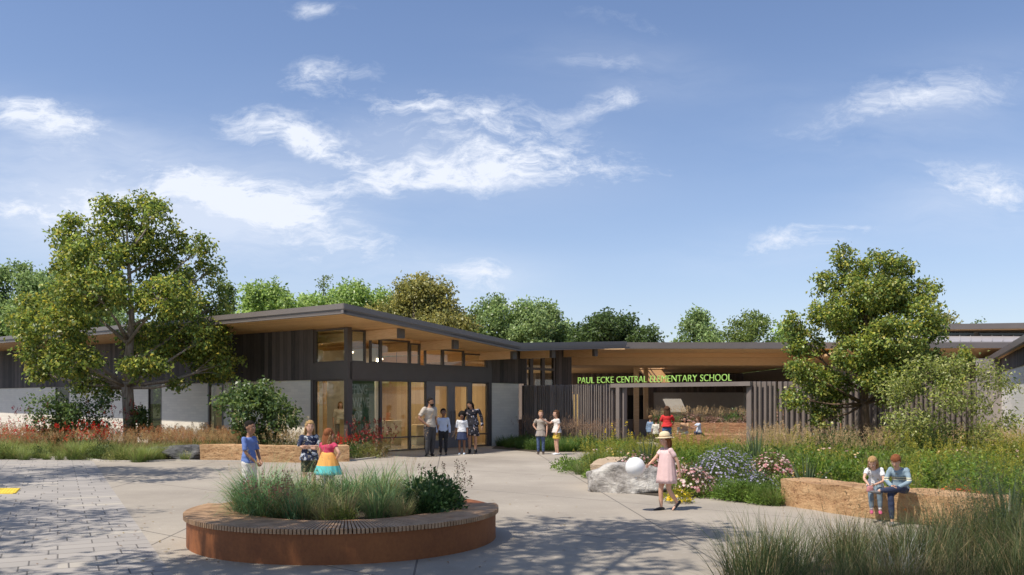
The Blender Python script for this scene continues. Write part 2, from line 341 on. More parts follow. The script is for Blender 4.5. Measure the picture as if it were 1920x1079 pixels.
# planting beds: soil sheets
bedL = [(-40, 26.6), *gp((0, 857), (90, 859), (150, 860), (190, 866), (250, 867), (330, 865), (380, 866), (520, 867), (650, 866), (700, 860), (718, 853))] + [(P0.x + .75, P0.y + .7), (P0.x - .1, P0.y - .1)]
bedL += [tuple((P0 + e2 * 45 - e1 * .05)[:2]), (-45, 50)]
sheet('left_planting_bed', bedL, .012, M['soil'])
bedR = [*gp((1130, 845), (1108, 880), (1112, 918), (1240, 932), (1330, 932), (1466, 950)), (4.40, 13.7), (4.78, 12.75), (5.2, 11.9), (5.75, 11.2), (6.3, 10.4), (5.2, 9.2), (3.2, 8.9), (2.2, 8.0), (2.0, 6.5), (16, 6.5), (19, 20), (16, 27.6), (7.7, 27.7), (3.9, 30.8)]
sheet('right_planting_bed', bedR, .012, M['soil'])
sheet('entrance_planting_bed', [*gp((922, 842), (1000, 848), (1135, 849)), (4.3, 30.6), (.5, 33.7), (-.6, 32.6)], .012, M['soil'])
def kerb(name, pts, mat, w=.10, h=.05):
    mb = MB()
    for a, b in zip(pts[:-1], pts[1:]):
        a = Vector((*a, 0)); b = Vector((*b, 0)); d = (b - a); l = d.length; d.normalize(); mb.fb(a, d, Vector((-d.y, d.x, 0)), 0, l, -w / 2, w / 2, 0, h)
    tag(mb.build(name, mat), kind='structure')
M['kerb'] = m_plain('pale_kerb', (.50, .46, .40), (.42, .38, .33), 20, .85, .2)
kerb('bed_kerb', bedL[1:12], M['kerb'], .08, .045)
# yellow tactile paving
mb = MB(); t0 = G(-60, 927); a = G(37, 917); b = G(24, 927); mb.prism([tuple(t0[:2]), tuple(b[:2]), tuple(a[:2]), tuple(G(-60, 917)[:2])], .004, .016)
for i in range(14):
    for j in range(5):
        px = -50 + i * 6; p = G(px + (4 - j) * 1.8, 918.2 + j * 2.0); mb.ell((p.x, p.y, .016), (.035, .035, .010), seg=8, rings=4)
M['yellow'] = m_plain('yellow_tactile', (.78, .58, .06), (.70, .50, .05), 8, .7, .1)
tag(mb.build('tactile_strip', M['yellow']), 'yellow raised tactile warning strip on the grey pavers at the left edge', 'tactile strip')

# ================================================================== main building with lobby
bld = thing('school_building', P0, 'low school wing with glazed corner lobby, charred wood cladding and grey butterfly roof', 'building')
n1 = -e2; n2 = -e1
Fe = (P0, e1, n1); Fl = (P0, e2, n2)
ZB, ZT = 2.39, 2.93               # band bottom / top
def zs(s): return 4.03 - .0883 * s if s < 6 else 3.50 + .0625 * (s - 6)    # soffit height along e1
LR = .011
def sE(px): return s_on(px, P0, e1)
def sL(px): return s_on(px, P0, e2)
SE = 8.75
# block walls
for a, b in ((585, 467), (435, 419), (390, 303), (278, 130), (104, -140)): w = MB(); w.fb(*Fl, sL(a), sL(b), -.2, 0, 0, ZB); w.build('block_wall', M['block'], bld)
w = MB(); w.fb(*Fe, sE(919), SE - .25, -.2, 0, 0, ZB); w.build('block_wall', M['block'], bld)
w = MB()
def clad_seg(mb, fr, s0, s1, z0, za, zb, o=.05): mb.fb(*fr, s0, s1, -.2, o, z0, za, 0, zb)
clad_seg(w, Fl, sL(587), sL(-140), ZB + .002, 4.05 + LR * sL(587) + .1, 4.05 + LR * sL(-140) + .1)
w.build('cladding', M['clad'], bld); w = MB(); clad_seg(w, Fe, sE(919), sE(984), ZB + .002, zs(sE(919)) + .1, zs(sE(984)) + .1)
w.build('cladding', M['clad'], bld); w = MB(); clad_seg(w, Fe, sE(1041), sE(1070), 0, zs(sE(1041)) + .1, zs(sE(1070)) + .1)
w.build('cladding', M['clad'], bld)
# dark steel band round the lobby
w = MB(); w.fb(*Fe, .0, sE(919), -.1, .08, ZB, ZT); w.fb(*Fl, -.08, sL(585), -.1, .078, ZB, ZT); w.build('steel_band', M['metal'], bld)
# corner posts and the end post
for fr_, a, b, o_, z0, z1 in ((Fe, -.08, .09, .06, .02, ZB), (Fe, -.08, .09, .06, ZT, 4.02), (Fe, sE(914), sE(919.5), .07, .02, ZB), (Fe, sE(912), sE(919), .05, ZT, zs(6.3)), (Fl, sL(590), sL(585), .06, .02, ZB), (Fl, sL(590), sL(585), .06, ZT, 4.05)):
    w = MB(); w.fb(*fr_, a, b, -.11, o_, z0, z1); w.build('post', M['metal'], bld)
def window(fr, s0, s1, z0, z1, fw=.05, rails=(), dark=False, z1b=None, name='window', glass=None, o=0):
    z1b = z1 if z1b is None else z1b
    f = MB(); f.fb(*fr, s0, s0 + fw, o - .06, o + .03, z0, z1 - .001); f.fb(*fr, s1 - fw, s1, o - .06, o + .03, z0, z1b - .001)
    f.fb(*fr, s0 + fw, s1 - fw, o - .055, o + .028, z0, z0 + fw); f.fb(*fr, s0 + fw, s1 - fw, o - .055, o + .028, z1 - fw, z1, 0, z1b, z1b - fw)
    for r in rails: f.fb(*fr, s0 + fw, s1 - fw, o - .05, o + .026, r, r + fw)
    fo = f.build(name, M['metal'], bld)
    g = MB(); g.fb(*fr, s0 + fw, s1 - fw, o - .018, o - .006, z0 + fw, z1 - fw, 0, z1b - fw); g.build('pane', glass or (M['glassd'] if dark else M['glass']), fo)
# lower lobby glazing
low = [.10, sE(713.5), sE(768), sE(799)]
for a, b in zip(low[:-1], low[1:]): window(Fe, a, b, .03, ZB, .045, rails=(.46,))
window(Fe, sE(883), sE(914), .03, ZB, .045, rails=(.46,))
window(Fl, .10, sL(591), .03, ZB, .05)
# clerestory, stepping down under the sloping soffit
bm_s = [.8, 3.25, 6.3, 8.63, 11.5]
segs = [(.09, .70, zs(.4) - .02), (.92, sE(768), zs(2.2) - .14), (sE(768), 3.12, zs(3.2) - .06), (3.38, sE(869.5), zs(4.8) - .06), (sE(869.5), sE(912), zs(6) - .05)]
segs = [(.09, .70, zs(.4) - .03), (.90, sE(713.5), zs(1.2) - .10), (sE(713.5), sE(768), zs(2.2) - .10), (sE(768), 3.13, zs(3.0) - .10), (3.37, sE(820.7) + .25, zs(4.3) - .10), (sE(820.7) + .25, sE(869.5), zs(5) - .06), (sE(869.5), sE(912), zs(6) - .06)]
for a, b, z in segs: window(Fe, a, b, ZT, z, .05)
window(Fl, .10, sL(591), ZT, 4.02, .05)
w = MB()                                   # timber infill strip between clerestory heads and soffit
for a, b, z in segs[1:]: w.fb(*Fe, a, b, -.06, .0, z + .001, zs(a) + .02, 0, zs(b) + .02)
w.build('head_trim', M['soffit'], bld)
# glazed gallery bay right of the lobby (above the slat fence)
gx = [984, 996, 1018, 1040]
for a, b in zip(gx[:-1], gx[1:]): window(Fe, sE(a), sE(b), .03, zs(sE(a)) - .02, .10, rails=(2.95,), z1b=zs(sE(b)) - .02)
# entrance doors
d = MB(); s0, s1 = sE(799), sE(883); v1 = (sE(815), sE(839)); v2 = (sE(852), sE(876))
for a, b in ((s0, v1[0]), (v1[1], v2[0]), (v2[1], s1)): d.fb(*Fe, a, b, -.05, .035, .03, ZB)
for v in (v1, v2): d.fb(*Fe, *v, -.048, .033, .03, .32); d.fb(*Fe, *v, -.048, .033, 2.22, ZB)
do = d.build('entrance_door', M['doorgrey'], bld)
for v in (v1, v2):
    g = MB(); g.fb(*Fe, *v, -.012, -.004, .32, 2.22); g.build('pane', M['glass'], do)
for s in (sE(843), sE(850)):
    g = MB(); p = P0 + e1 * s + n1 * .10; g.loft([(p.x, p.y, .85), (p.x, p.y, 1.35)], [.014, .014], seg=8)
    for z in (.9, 1.3): q = P0 + e1 * s + n1 * .03; g.loft([(q.x, q.y, z), (p.x, p.y, z)], [.009, .009], seg=6)
    g.build('handle', M['metal'], do)
# side windows of the left wing
for a, b, dk in ((467, 435, 0), (419, 390, 0), (303, 278, 1), (130, 104, 1)): window(Fl, sL(a), sL(b), .15, ZB - .002, .10 if not dk else .06, dark=bool(dk), o=-.02)
# roof: butterfly slab over lobby with soffit
BO, AO = 2.1, 1.89
def Rp(s, t): return P0 + e1 * s + e2 * t
def roof_slab(mb, s0, s1, t0, t1, dz0, dz1, mi=0):
    c = []
    for dz in (dz0, dz1):
        for (s, t) in ((s0, t0), (s1, t0), (s1, t1), (s0, t1)):
            p = Rp(s, t); c.append((p.x, p.y, zs(s) + LR * max(t, -BO) + dz))
    mb.hexa(c, mi)
r = MB(); roof_slab(r, -AO, 6, -BO, 34, 0.03, .27); roof_slab(r, 6.0, 13.0, -BO, 10, .03, .27)
rf = r.build('roof', M['fascia'], bld)
r = MB()   # sloped drip edge proud of the slab
def edge(mb, s0, s1, t, th, z0, z1, out):
    a = Rp(s0, t); b = Rp(s1, t); q = []
    for z in (z0, z1):
        for (p, s, o) in ((a, s0, 0), (b, s1, 0), (b, s1, 1), (a, s0, 1)):
            pp = p - e2 * (out if o == 0 else -th); q.append((pp.x, pp.y, zs(s) + LR * t + z))
    mb.hexa(q)
edge(r, -AO - .02, 6, -BO, .12, .13, .285, .03); edge(r, 6, 13.02, -BO, .12, .13, .285, .03); edge(r, -AO - .02, 6, -BO, .10, -.005, .10, .0); edge(r, 6, 13.3, -BO, .10, -.005, .06, .0)
for (t0, t1) in ((-BO, 34),):
    for (z0, z1, o) in ((.13, .285, .03), (-.005, .10, 0)):
        q = []
        for z in (z0, z1):
            for (s, t) in ((-AO - o, t0), (-AO + .1, t0), (-AO + .1, t1), (-AO - o, t1)):
                p = Rp(s, t); q.append((p.x, p.y, zs(-AO) + LR * t + z))
        r.hexa(q)
r.build('fascia', M['fascia'], rf)
r = MB(); roof_slab(r, -AO + .1, 6, -BO + .1, 34, -.0, .029); roof_slab(r, 6.0, 12.95, -BO + .1, 10, -.0, .029); r.build('soffit', M['soffit'], rf)
for s in bm_s:
    b = MB(); z = zs(s) - .0; b.fb(P0, e1, n1, s - .105, s + .105, -5.5, 1.5, z - .30, z - .005); bo = b.build('beam', M['beamwood'], bld)
    c = MB(); c.fb(P0, e1, n1, s - .115, s + .115, 1.501, 1.62, z - .31, z - .003); c.build('beam_cap', M['capmetal'], bo)
# interior
i = MB(); i.fb(*Fe, .1, 8.4, -8, -.12, .005, .03); i.build('lobby_floor', M['intfloor'], bld)
i = MB(); i.fb(*Fe, .25, 8.6, -8.2, -8, .03, 3.3); i.fb(*Fe, 8.4, 8.6, -8, -.2, .03, 3.4); i.fb(*Fe, 3.9, 4.05, -7.9, -3.2, .03, 2.4); i.build('interior_panelling', M['intwood'], bld)
i = MB(); i.fb(*Fe, .25, 5.2, -6.0, -5.86, 2.75, 3.75, 0, 3.4); i.fb(*Fe, 1.9, 2.5, -4.6, -4.5, .03, 3.6); i.fb(*Fe, .3, 8.4, -7.6, -7.4, 2.5, 2.72); i.build('interior_white_wall', M['white'], bld)
i = MB(); i.fb(*Fe, 2.5, 2.62, -4.62, -4.4, .03, 2.5, ); i.fb(*Fe, 2.0, 2.1, -4.3, -4.2, .03, 2.5); i.fb(*Fe, 3.05, 3.15, -3.2, -3.1, .03, 2.5); i.fb(*Fe, 2.62, 3.05, -3.2, -3.1, 2.3, 2.5)
i.build('interior_door_frame', M['beamwood'], bld)
i = MB(); i.fb(*Fe, 3.16, 3.55, -4.0, -3.9, .03, 2.3); i.build('black_recess_slab', M['black'], bld)  # solid black slab, the shade of a recess put into its colour
# green graphic wall with lettering
gw = MB(); gw.fb(*Fe, .10, 1.30, -.32, -.24, .03, 2.37); gwo = gw.build('graphic_wall', M['greenwall'], bld)
def text_mesh(name, body, size, mat, loc, xdir, up=(0, 0, 1), ext=.01, parent=None, align='LEFT', sx=1.0, bold=0.0):
    cu = bpy.data.curves.new(name, 'FONT'); cu.body = body; cu.size = size; cu.extrude = ext; cu.align_x = align; cu.offset = bold
    to = bpy.data.objects.new(name, cu); COL.objects.link(to); dg = bpy.context.evaluated_depsgraph_get(); dg.update()
    me = bpy.data.meshes.new_from_object(to.evaluated_get(dg)); bpy.data.objects.remove(to)
    x = Vector(xdir).normalized(); u = Vector(up); n = x.cross(u); R = Matrix(((x.x, u.x, n.x), (x.y, u.y, n.y), (x.z, u.z, n.z)))
    off = origin_of(parent)
    for v in me.vertices: v.co = R @ Vector((v.co.x * sx, v.co.y, v.co.z)) + Vector(loc) - off
    me.materials.clear(); return link_mesh(name, me, parent, mat)
for tx, z in (('RFFING', 1.93), ('IE WAVE', 1.50), ('OF', 1.06), ('ARNING', .64)):
    p = P0 + e1 * (.115 if tx != 'OF' else .42) + n1 * -.228 ; p.z = z; text_mesh('lettering', tx, .44, M['lettergrey'], p, e1, ext=.006, parent=gwo, sx=.60 if tx != 'IE WAVE' else .56, bold=.008)
# reception desk (furniture inside, its own thing)
dk = thing('reception_desk', P0 + e1 * 2.6 - n1 * 2.6, 'pale wood reception desk seen through the lobby glass', 'desk')
i = MB(); i.fb(*Fe, 2.0, 2.65, -2.9, -2.4, .03, 1.05); i.fb(*Fe, 2.65, 4.6, -3.0, -2.5, .03, .98); i.build('desk_body', M['palewood'], dk)
i = MB(); i.fb(*Fe, 1.95, 2.7, -2.95, -2.35, 1.051, 1.09); i.build('desk_top', M['white'], dk)
# low white bench behind the glass
bk = thing('lobby_bench', P0 + e1 * 6.6 - n1 * 2.4, 'long low pale bench inside the lobby behind the doors', 'bench')
i = MB(); i.fb(*Fe, 4.9, 7.9, -2.6, -2.0, .40, .80); i.build('seat', M['palewood'], bk); i = MB(); i.fb(*Fe, 5.0, 7.8, -2.5, -2.1, .03, .399); i.build('base', M['white'], bk)
# wing interior: pale wall behind narrow windows
i = MB(); i.fb(*Fl, sL(575), sL(380), -3.2, -3.0, .05, 3.6); i.build('inner_wall', M['white'], bld)
# ceiling lights in lobby
M['lamp'] = emit_mat('warm_lamp', (1, .78, .5), 9)
for s, o, lb in ((1.5, -1.8, 'nearest the glazed corner'), (3.2, -2.2, 'over the pale reception desk'), (5.0, -3.2, 'behind the man and boy at the doors'), (6.6, -2.2, 'above the long lobby bench'), (3.0, -5.6, 'deep in the lobby behind the receptionist'), (6.8, -5.6, 'deep inside towards the block wall')):
    p = P0 + e1 * s + n1 * o
    lt = thing('pendant_lamp', (p.x, p.y, zs(s) - .55), 'round warm ceiling lamp hanging inside the lobby, ' + lb, 'lamp', 'lobby ceiling lamps')
    b = MB(); b.loft([(0, 0, 0), (0, 0, .04)], [.16, .16], seg=16, round_=False); b.build('diffuser', M['lamp'], lt, world=False)
    b = MB(); b.loft([(0, 0, .041), (0, 0, .08)], [.17, .12], seg=16, round_=False); b.loft([(0, 0, .08), (0, 0, .54)], [.01, .01], seg=6, round_=False); b.build('lamp_housing', M['metal'], lt, world=False)
    la = bpy.data.lights.new('lobby_light', 'AREA'); la.shape = 'DISK'; la.size = .32; la.energy = 26; la.color = (1, .86, .68)
    lo = bpy.data.objects.new('lobby_light', la); COL.objects.link(lo); lo.parent = lt; lo.location = (0, 0, -.02)

# ================================================================== slat fence and school sign
FS = P0 + e1 * SE + n1 * .05; FS = Vector((.30, 33.95, 0)); fd = -e2; fn = -e1
s_gate0 = s_on(1157, FS, fd); s_fold = s_on(1408, FS, fd); HF = 2.33
fe = thing('slat_fence', FS, 'tall fence of dark bronze vertical fins left of the courtyard opening', 'fence')
rng = random.Random(5); b = MB(); s = .12
while s < s_on(1150, FS, fd):
    dd = rng.choice((.10, .14, .18)); b.fb(FS, fd, fn, s, s + .038, -dd, 0, .06, HF + rng.uniform(-.02, .0)); s += rng.choice((.085, .105, .14))
b.build('fin', M['slat'], fe)
for z_ in (.12, 2.0): b = MB(); b.fb(FS, fd, fn, .05, s_gate0, -.22, -.182, z_, z_ + .08); b.build('rail', M['slat'], fe)
M['goldfin'] = m_plain('gold_fin', (.62, .43, .18), None, 3, .4, 0)
b = MB()
for px in (1077, 1083): q = s_on(px, FS, fd); b.fb(FS, fd, fn, q - .02, q + .02, .002, .02, .75, 1.95)
b.build('gold_strip', M['goldfin'], fe)
gt = thing('gate_frame', FS + fd * s_gate0, 'flat bronze portal frame over the courtyard opening, carrying the green lettering', 'gate frame')
b = MB(); b.fb(FS, fd, fn, s_gate0 - .02, s_gate0 + .13, -.2, .06, 0, HF - .14); b.build('post', M['slat'], gt); b = MB(); b.fb(FS, fd, fn, s_gate0 + .2, s_gate0 + .26, -.25, -.05, 0, HF - .14); b.build('post', M['slat'], gt)
b = MB(); b.fb(FS, fd, fn, s_gate0 - .25, s_fold, -.18, .06, HF - .14, HF); b.build('lintel', M['slat'], gt)
FK = FS + fd * s_fold
fr = thing('slat_fence', FK, 'run of bronze fins behind the right-hand tree', 'fence')
b = MB(); s = 0; rt = Vector((1, 0, 0)); fw = Vector((0, -1, 0)); ang = Vector((.42, -.9, 0)).normalized()
while s < 7.4:
    o = FK + rt * s; wd = rng.choice((.045, .06)); dd = rng.choice((.16, .22)); b.fb(o, Vector((ang.y * -1, ang.x, 0)), ang, 0, wd, -dd, 0, .05, HF); s += rng.choice((.15, .18, .20, .155))
b.build('fin', M['slat'], fr)
b = MB(); b.fb(FK, rt, fw, -.05, 7.4, -.32, -.27, .1, .2); b.build('rail', M['slat'], fr)
M['signgreen'] = emit_mat('glowing_green_lettering', (.36, .60, .13), .10)  # faint glow added to the green; the letters are no light source
sg = thing('school_sign', FS + fd * s_gate0 + Vector((0, 0, HF)), 'bright green cut-out letters reading PAUL ECKE CENTRAL ELEMENTARY SCHOOL on the fence top', 'sign')
words = (('PAUL', 1085, 1115), ('ECKE', 1121, 1151.5), ('CENTRAL', 1157, 1213.5), ('ELEMENTARY', 1220, 1308), ('SCHOOL', 1314, 1372.5))
for wd, a, c in words:
    sa, sc = s_on(a, FS, fd), s_on(c, FS, fd); p = FS + fd * sa + fn * .03; p.z = HF + .03
    o = text_mesh('word', wd, .335, M['signgreen'], p, fd, ext=.02, parent=sg, bold=-.004)
    xs = [Vector(v.co).dot(fd) for v in o.data.vertices]; x0, x1 = min(xs), max(xs); k = (sc - sa) / (x1 - x0)
    for v in o.data.vertices: q = Vector(v.co); t = q.dot(fd); v.co = q + fd * ((sa - (sg.location - FS).dot(fd) + (t - x0) * k) - t)
    o['label'] = 'green letters spelling ' + wd

# ================================================================== courtyard building with canopy
cb = thing('courtyard_building', (10, 40, 0), 'courtyard wing with wide timber canopy roof behind the slat fence', 'building')
M['clad3'] = m_planks('dark_board_wall', (.28, .22, .18), (.13, .105, .09), .22, (1, 0, 0), grain=(2.5, 2.5, .35), rough=.8, gap=.05, gapc=.25)
yF, yB = 36.5, 66.0; zf = 3.95; zc = 3.95
r = MB(); r.box(X(1172, yF), X(1700, yF), yF, yF + .12, zf - .01, zf + .26); r.box(X(1172, yF) - 3, 41, yF + .12, yF + 6, zf + .10, zf + .24); r.build('front_fascia', M['fascia'], cb)
# canopy ceiling with two roof openings
r = MB(); hx0, hx1, hy0, hy1 = 8.1, 10.0, 55.4, 57.6
z0, z1 = zc - .03, zc + .22; zlow = 3.9
r.box(-1.0, 26, yF + .13, yF + 3.0, zf - .04, zf + .095)                      # front bay
r.box(1.0, 17.7, 42.6, hy0, zlow, zlow + .2); r.box(1, hx0, hy0, hy1, zlow, zlow + .2); r.box(hx1, 17.7, hy0, hy1, zlow, zlow + .2)
tx0, tx1, ty0, ty1 = 10.6, 12.1, 64.9, 65.32
r.box(1, 17.7, hy1, ty0, zlow, zlow + .2); r.box(1, tx0, ty0, ty1, zlow, zlow + .2); r.box(tx1, 17.7, ty0, ty1, zlow, zlow + .2); r.box(1, 17.7, ty1, yB + .4, zlow, zlow + .2)
r.build('canopy_ceiling', M['soffit2'], cb)
r = MB(); r.box(-1.2, 26, yF + 3.0, 42.6, 3.36, 3.72); r.build('deep_beam', M['beamwood'], cb)
r = MB(); r.box(-1.2, 26, yF + 2.9, 42.7, 3.725, 4.1); r.build('beam_casing', M['soffit2'], cb)
r = MB(); r.hexa([(8.95, 56.1, 2.95), (10.3, 56.1, 2.95), (10.3, 56.2, 2.95), (8.95, 56.2, 2.95), (8.5, 57.7, 3.89), (10.1, 57.7, 3.89), (10.1, 57.8, 3.89), (8.5, 57.8, 3.89)]); r.build('light_scoop', m_plain('scoop_wood', (.34, .19, .075), (.28, .155, .06), 4, .6, .1), cb)
# roof openings glazing bars
r = MB()
for k in range(5): r.box(hx0 + .25 * k + .1, hx0 + .25 * k + .16, hy0, hy1, zlow + .12, zlow + .18)
r.build('skylight_bars', M['metal'], cb)
# back walls
r = MB(); r.box(10.9, 36, yB, yB + .3, 0, 2.42); r.box(17.8, 18, 40.5, yB, 0, 2.4); r.build('grey_wall', m_plain('grey_block_wall', (.80, .75, .69), (.72, .67, .61), 3, .8, .1), cb)
r = MB(); r.box(-3, 36, yB - .03, yB + .3, 2.421, zlow - .01); r.box(-3, 10.88, yB - .03, yB + .3, 0, 2.42); r.box(17.75, 18.02, 40.5, yB, 2.401, zlow - .01); r.build('dark_boarding', M['clad3'], cb)
for xa in (8.9, 3.0): r = MB(); r.box(xa, xa + 1.5, yB - .06, yB - .032, 0, 2.2); r.build('black_doorway_panel', M['black'], cb)  # flat black panels, darkness of the openings painted as colour
r = MB(); r.box(-.6, 7.6, 41.8, 42.4, 0, .82); r.build('low_wall', M['slat'], cb)
for px, D, w_ in ((1193, 41.5, .24), (1211, 43.6, .22)):
    r = MB(); x = X(px, D); r.box(x - w_ / 2, x + w_ / 2, D - .1, D + .1, 0, 3.35 if D < 42.5 else zlow); r.build('timber_post', M['beamwood'], cb)
# bright view strip behind posts: pale stack wall lit outside
# long soffit at the right + upper clerestory + seamed roof
r = MB(); ys = 33.5; zr = CH + 102 / F * ys
r.box(X(1640, ys), X(2000, ys), ys, ys + .12, zr, zr + .22); r.build('right_fascia', M['fascia'], cb)
r = MB(); r.hexa([(X(1600, ys), ys + .12, zr), (X(2000, ys), ys + .12, zr), (X(2000, ys), 41, zr - .42), (X(1600, ys), 41, zr - .42), (X(1600, ys), ys + .12, zr + .1), (X(2000, ys), ys + .12, zr + .1), (X(2000, ys), 41, zr - .32), (X(1600, ys), 41, zr - .32)]); r.build('right_soffit', M['soffit2'], cb)
r = MB(); r.box(X(1560, 37), X(2100, 37), 37, 37.2, 0, 3.32); r.build('right_dark_wall', M['clad3'], cb)
r = MB(); y2 = 40; za = CH + 113 / F * ys
r.hexa([(X(1600, ys), ys + .1, zr + .222), (X(2000, ys), ys + .1, zr + .222), (28.5, y2, 4.73), (X(1600, y2), y2, 4.73), (X(1600, ys), ys + .1, zr + .26), (X(2000, ys), ys + .1, zr + .26), (28.5, y2, 4.77), (X(1600, y2), y2, 4.77)])
for k in range(26):
    x = X(1600, ys) + k * .42; r.hexa([(x, ys + .1, zr + .26), (x + .03, ys + .1, zr + .26), (x * 1.19 + .03, y2, 4.77), (x * 1.19, y2, 4.77), (x, ys + .1, zr + .30), (x + .03, ys + .1, zr + .30), (x * 1.19 + .03, y2, 4.81), (x * 1.19, y2, 4.81)])
r.build('seamed_roof', M['seam'], cb)
r = MB(); r.box(19.4, 29, 40.0, 40.15, 4.5, 4.98); r.build('clerestory_wall', M['seam'], cb)
for xa, xb in ((19.6, 21.5), (21.75, 24.2), (24.4, 28)):
    r = MB(); r.box(xa, xb, 39.95, 39.99, 4.72, 4.93); r.build('clerestory_window', M['glassd'], cb)
r = MB(); r.hexa([(19.0, 39.2, 4.98), (29, 38.2, 5.02), (29, 50, 5.0), (19.0, 50, 5.0), (19.0, 39.2, 5.22), (29, 38.2, 5.30), (29, 50, 5.3), (19, 50, 5.2)]); r.build('upper_roof', M['fascia'], cb)
r = MB(); r.hexa([(19.1, 39.3, 4.955), (29, 38.3, 4.99), (29, 40, 4.97), (19.1, 40, 4.95), (19.1, 39.3, 4.978), (29, 38.3, 5.018), (29, 40, 4.998), (19.1, 40, 4.978)]); r.build('upper_soffit', M['soffit2'], cb)

# ================================================================== right-hand building
wa = Vector((17.0, 28.0, 0)); wdv = Vector((.46, 1, 0)).normalized(); wn = Vector((-wdv.y, wdv.x, 0)); wo = wa + wn * .70; Lw = s_on(1877, wo, wdv); LR2 = 10.3
rb = thing('side_building', wa, 'sunlit white block building with overhanging grey roof at the right edge', 'building')
r = MB(); r.fb(wo, wdv, wn, -14, Lw, -.3, 0, 0, 2.72); r.build('block_wall', M['blockw'], rb)
r = MB(); r.fb(wo, wdv, wn, -14, Lw, -.3, .04, 2.721, 3.34); r.build('cladding', M['clad'], rb)
r = MB(); r.hexa([tuple((wa + wdv * a + wn * b)[:2]) + (z,) for (a, b, z) in ((-14, .98, 3.27), (-14, -4, 3.62), (LR2 + 1.6, -4, 3.62), (LR2 + 3.2, .98, 3.13), (-14, .98, 3.45), (-14, -4, 3.85), (LR2 + 1.6, -4, 3.85), (LR2 + 3.2, .98, 3.31))][::1])
ro = r.build('roof', M['fascia'], rb)
r = MB(); r.hexa([tuple((wa + wdv * a + wn * b)[:2]) + (z,) for (a, b, z) in ((-14, .85, 3.262), (-14, -.0, 3.36), (LR2 + 2.2, -.0, 3.26), (LR2 + 3.0, .85, 3.12), (-14, .85, 3.29), (-14, 0, 3.40), (LR2 + 2.2, 0, 3.29), (LR2 + 3.0, .85, 3.15))]); r.build('soffit', M['soffit'], ro)
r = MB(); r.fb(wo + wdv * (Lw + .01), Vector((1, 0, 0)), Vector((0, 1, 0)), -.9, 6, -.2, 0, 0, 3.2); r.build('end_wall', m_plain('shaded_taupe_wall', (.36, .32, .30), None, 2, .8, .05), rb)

# ================================================================== stone benches, boulders, round planter
def blob_bar(name, pts, wd, ht, mat, label, cat, seed=1, amp=.03, flip=1, group=None, parts=False):
    """sawn stone block following a curve in plan, rough faces"""
    pts = [Vector((*p, 0)) for p in pts]; res = []
    for a, b in zip(pts[:-1], pts[1:]):
        for k in range(8): res.append(a.lerp(b, k / 8))
    res.append(pts[-1]); n = len(res); mb = MB(); prof = []
    for k in range(5): prof.append((0, ht * k / 4))
    for k in range(1, 5): prof.append((wd * k / 4, ht))
    for k in range(1, 5): prof.append((wd, ht * (1 - k / 4)))
    m_ = len(prof); vs = []
    for i, p in enumerate(res):
        t = (res[min(i + 1, n - 1)] - res[max(0, i - 1)]).normalized(); s = Vector((-t.y, t.x, 0)) * flip
        for (o, z) in prof:
            q = p + s * o + Vector((0, 0, z)); nn = mnoise.noise(q * 1.7 + Vector((seed, 0, 0))) * amp * 1.4 + mnoise.noise(q * 6 + Vector((0, seed, 0))) * amp * .6
            q = q - s * nn * (1 if o < wd * .5 else -1) + Vector((0, 0, nn * .5 * (z / ht))); vs.append(q)
    fs = [(i * m_ + k, (i + 1) * m_ + k, (i + 1) * m_ + k + 1, i * m_ + k + 1) for i in range(n - 1) for k in range(m_ - 1)]
    fs += [tuple(range(m_)), tuple(range((n - 1) * m_, n * m_))[::-1]]
    mb.add(vs, fs, 0, False); root = Vector((pts[len(pts) // 2].x, pts[len(pts) // 2].y, 0))
    me = mb.mesh(name, root); bm = bmesh.new(); bm.from_mesh(me); bmesh.ops.recalc_face_normals(bm, faces=bm.faces); bm.to_mesh(me); bm.free()
    for p in me.polygons: p.use_smooth = True
    me.set_sharp_from_angle(angle=math.radians(38))
    o = link_mesh(name, me, None, mat); o.location = root; return tag(o, label, cat, group)
def sandstone(name, c1, c2, c3):
    n = NT(name); P = n.obj(); a = n.noise(P, 3.2, 9, .72, (1, 1, 2.6)); b = n.noise(P, 26, 6, .75); v = n.math('ADD', n.math('MULTIPLY', a, .72), n.math('MULTIPLY', b, .34))
    col = n.ramp(v, [(.41, c3), (.47, c2), (.60, c1)]); n.bump(n.math('ADD', a, n.math('MULTIPLY', b, .5)), 1.0, .09); return n.fin(col, .85)
M['sand'] = sandstone('tan_sandstone', (.66, .42, .22), (.48, .27, .125), (.17, .08, .04))
M['sand2'] = sandstone('courtyard_timber_stone', (.50, .27, .14), (.42, .21, .10), (.30, .14, .07))
M['sandpale'] = sandstone('cream_stone', (.66, .50, .34), (.55, .40, .26), (.36, .24, .15))
blob_bar('stone_bench', [(4.33, 13.85), (4.72, 12.85), (5.15, 12.0), (5.7, 11.35), (6.35, 10.95)], .62, .42, M['sand'], 'curved tan sandstone block with two children sitting on it', 'stone bench', 3, .045, flip=1)
blob_bar('stone_bench', [tuple(G(375, 864)[:2]), tuple(G(470, 867)[:2]), tuple(G(560, 868)[:2]), tuple(G(655, 866)[:2])], .6, .45, M['sand'], 'long tan sandstone block in front of the leafy shrub, near the lobby corner', 'stone bench', 7, .03)
blob_bar('stone_bench', [(1.50, 16.4), (1.72, 17.6), (2.1, 18.8)], .45, .46, M['sandpale'], 'cream sandstone slab tucked behind the grey boulder', 'stone bench', 11, .03, flip=-1)
blob_bar('stone_bench', [(5.6, 31.3), (9.0, 30.3), (14, 30.0)], .9, .50, M['sand2'], 'lower step of the courtyard seating where the small children sit', 'stone bench', 13, .012)
blob_bar('stone_bench', [(5.6, 32.6), (9.5, 31.7), (14.5, 31.4)], .5, .88, M['sand2'], 'upper backing block of the courtyard seating, below the planting', 'stone bench', 17, .012)
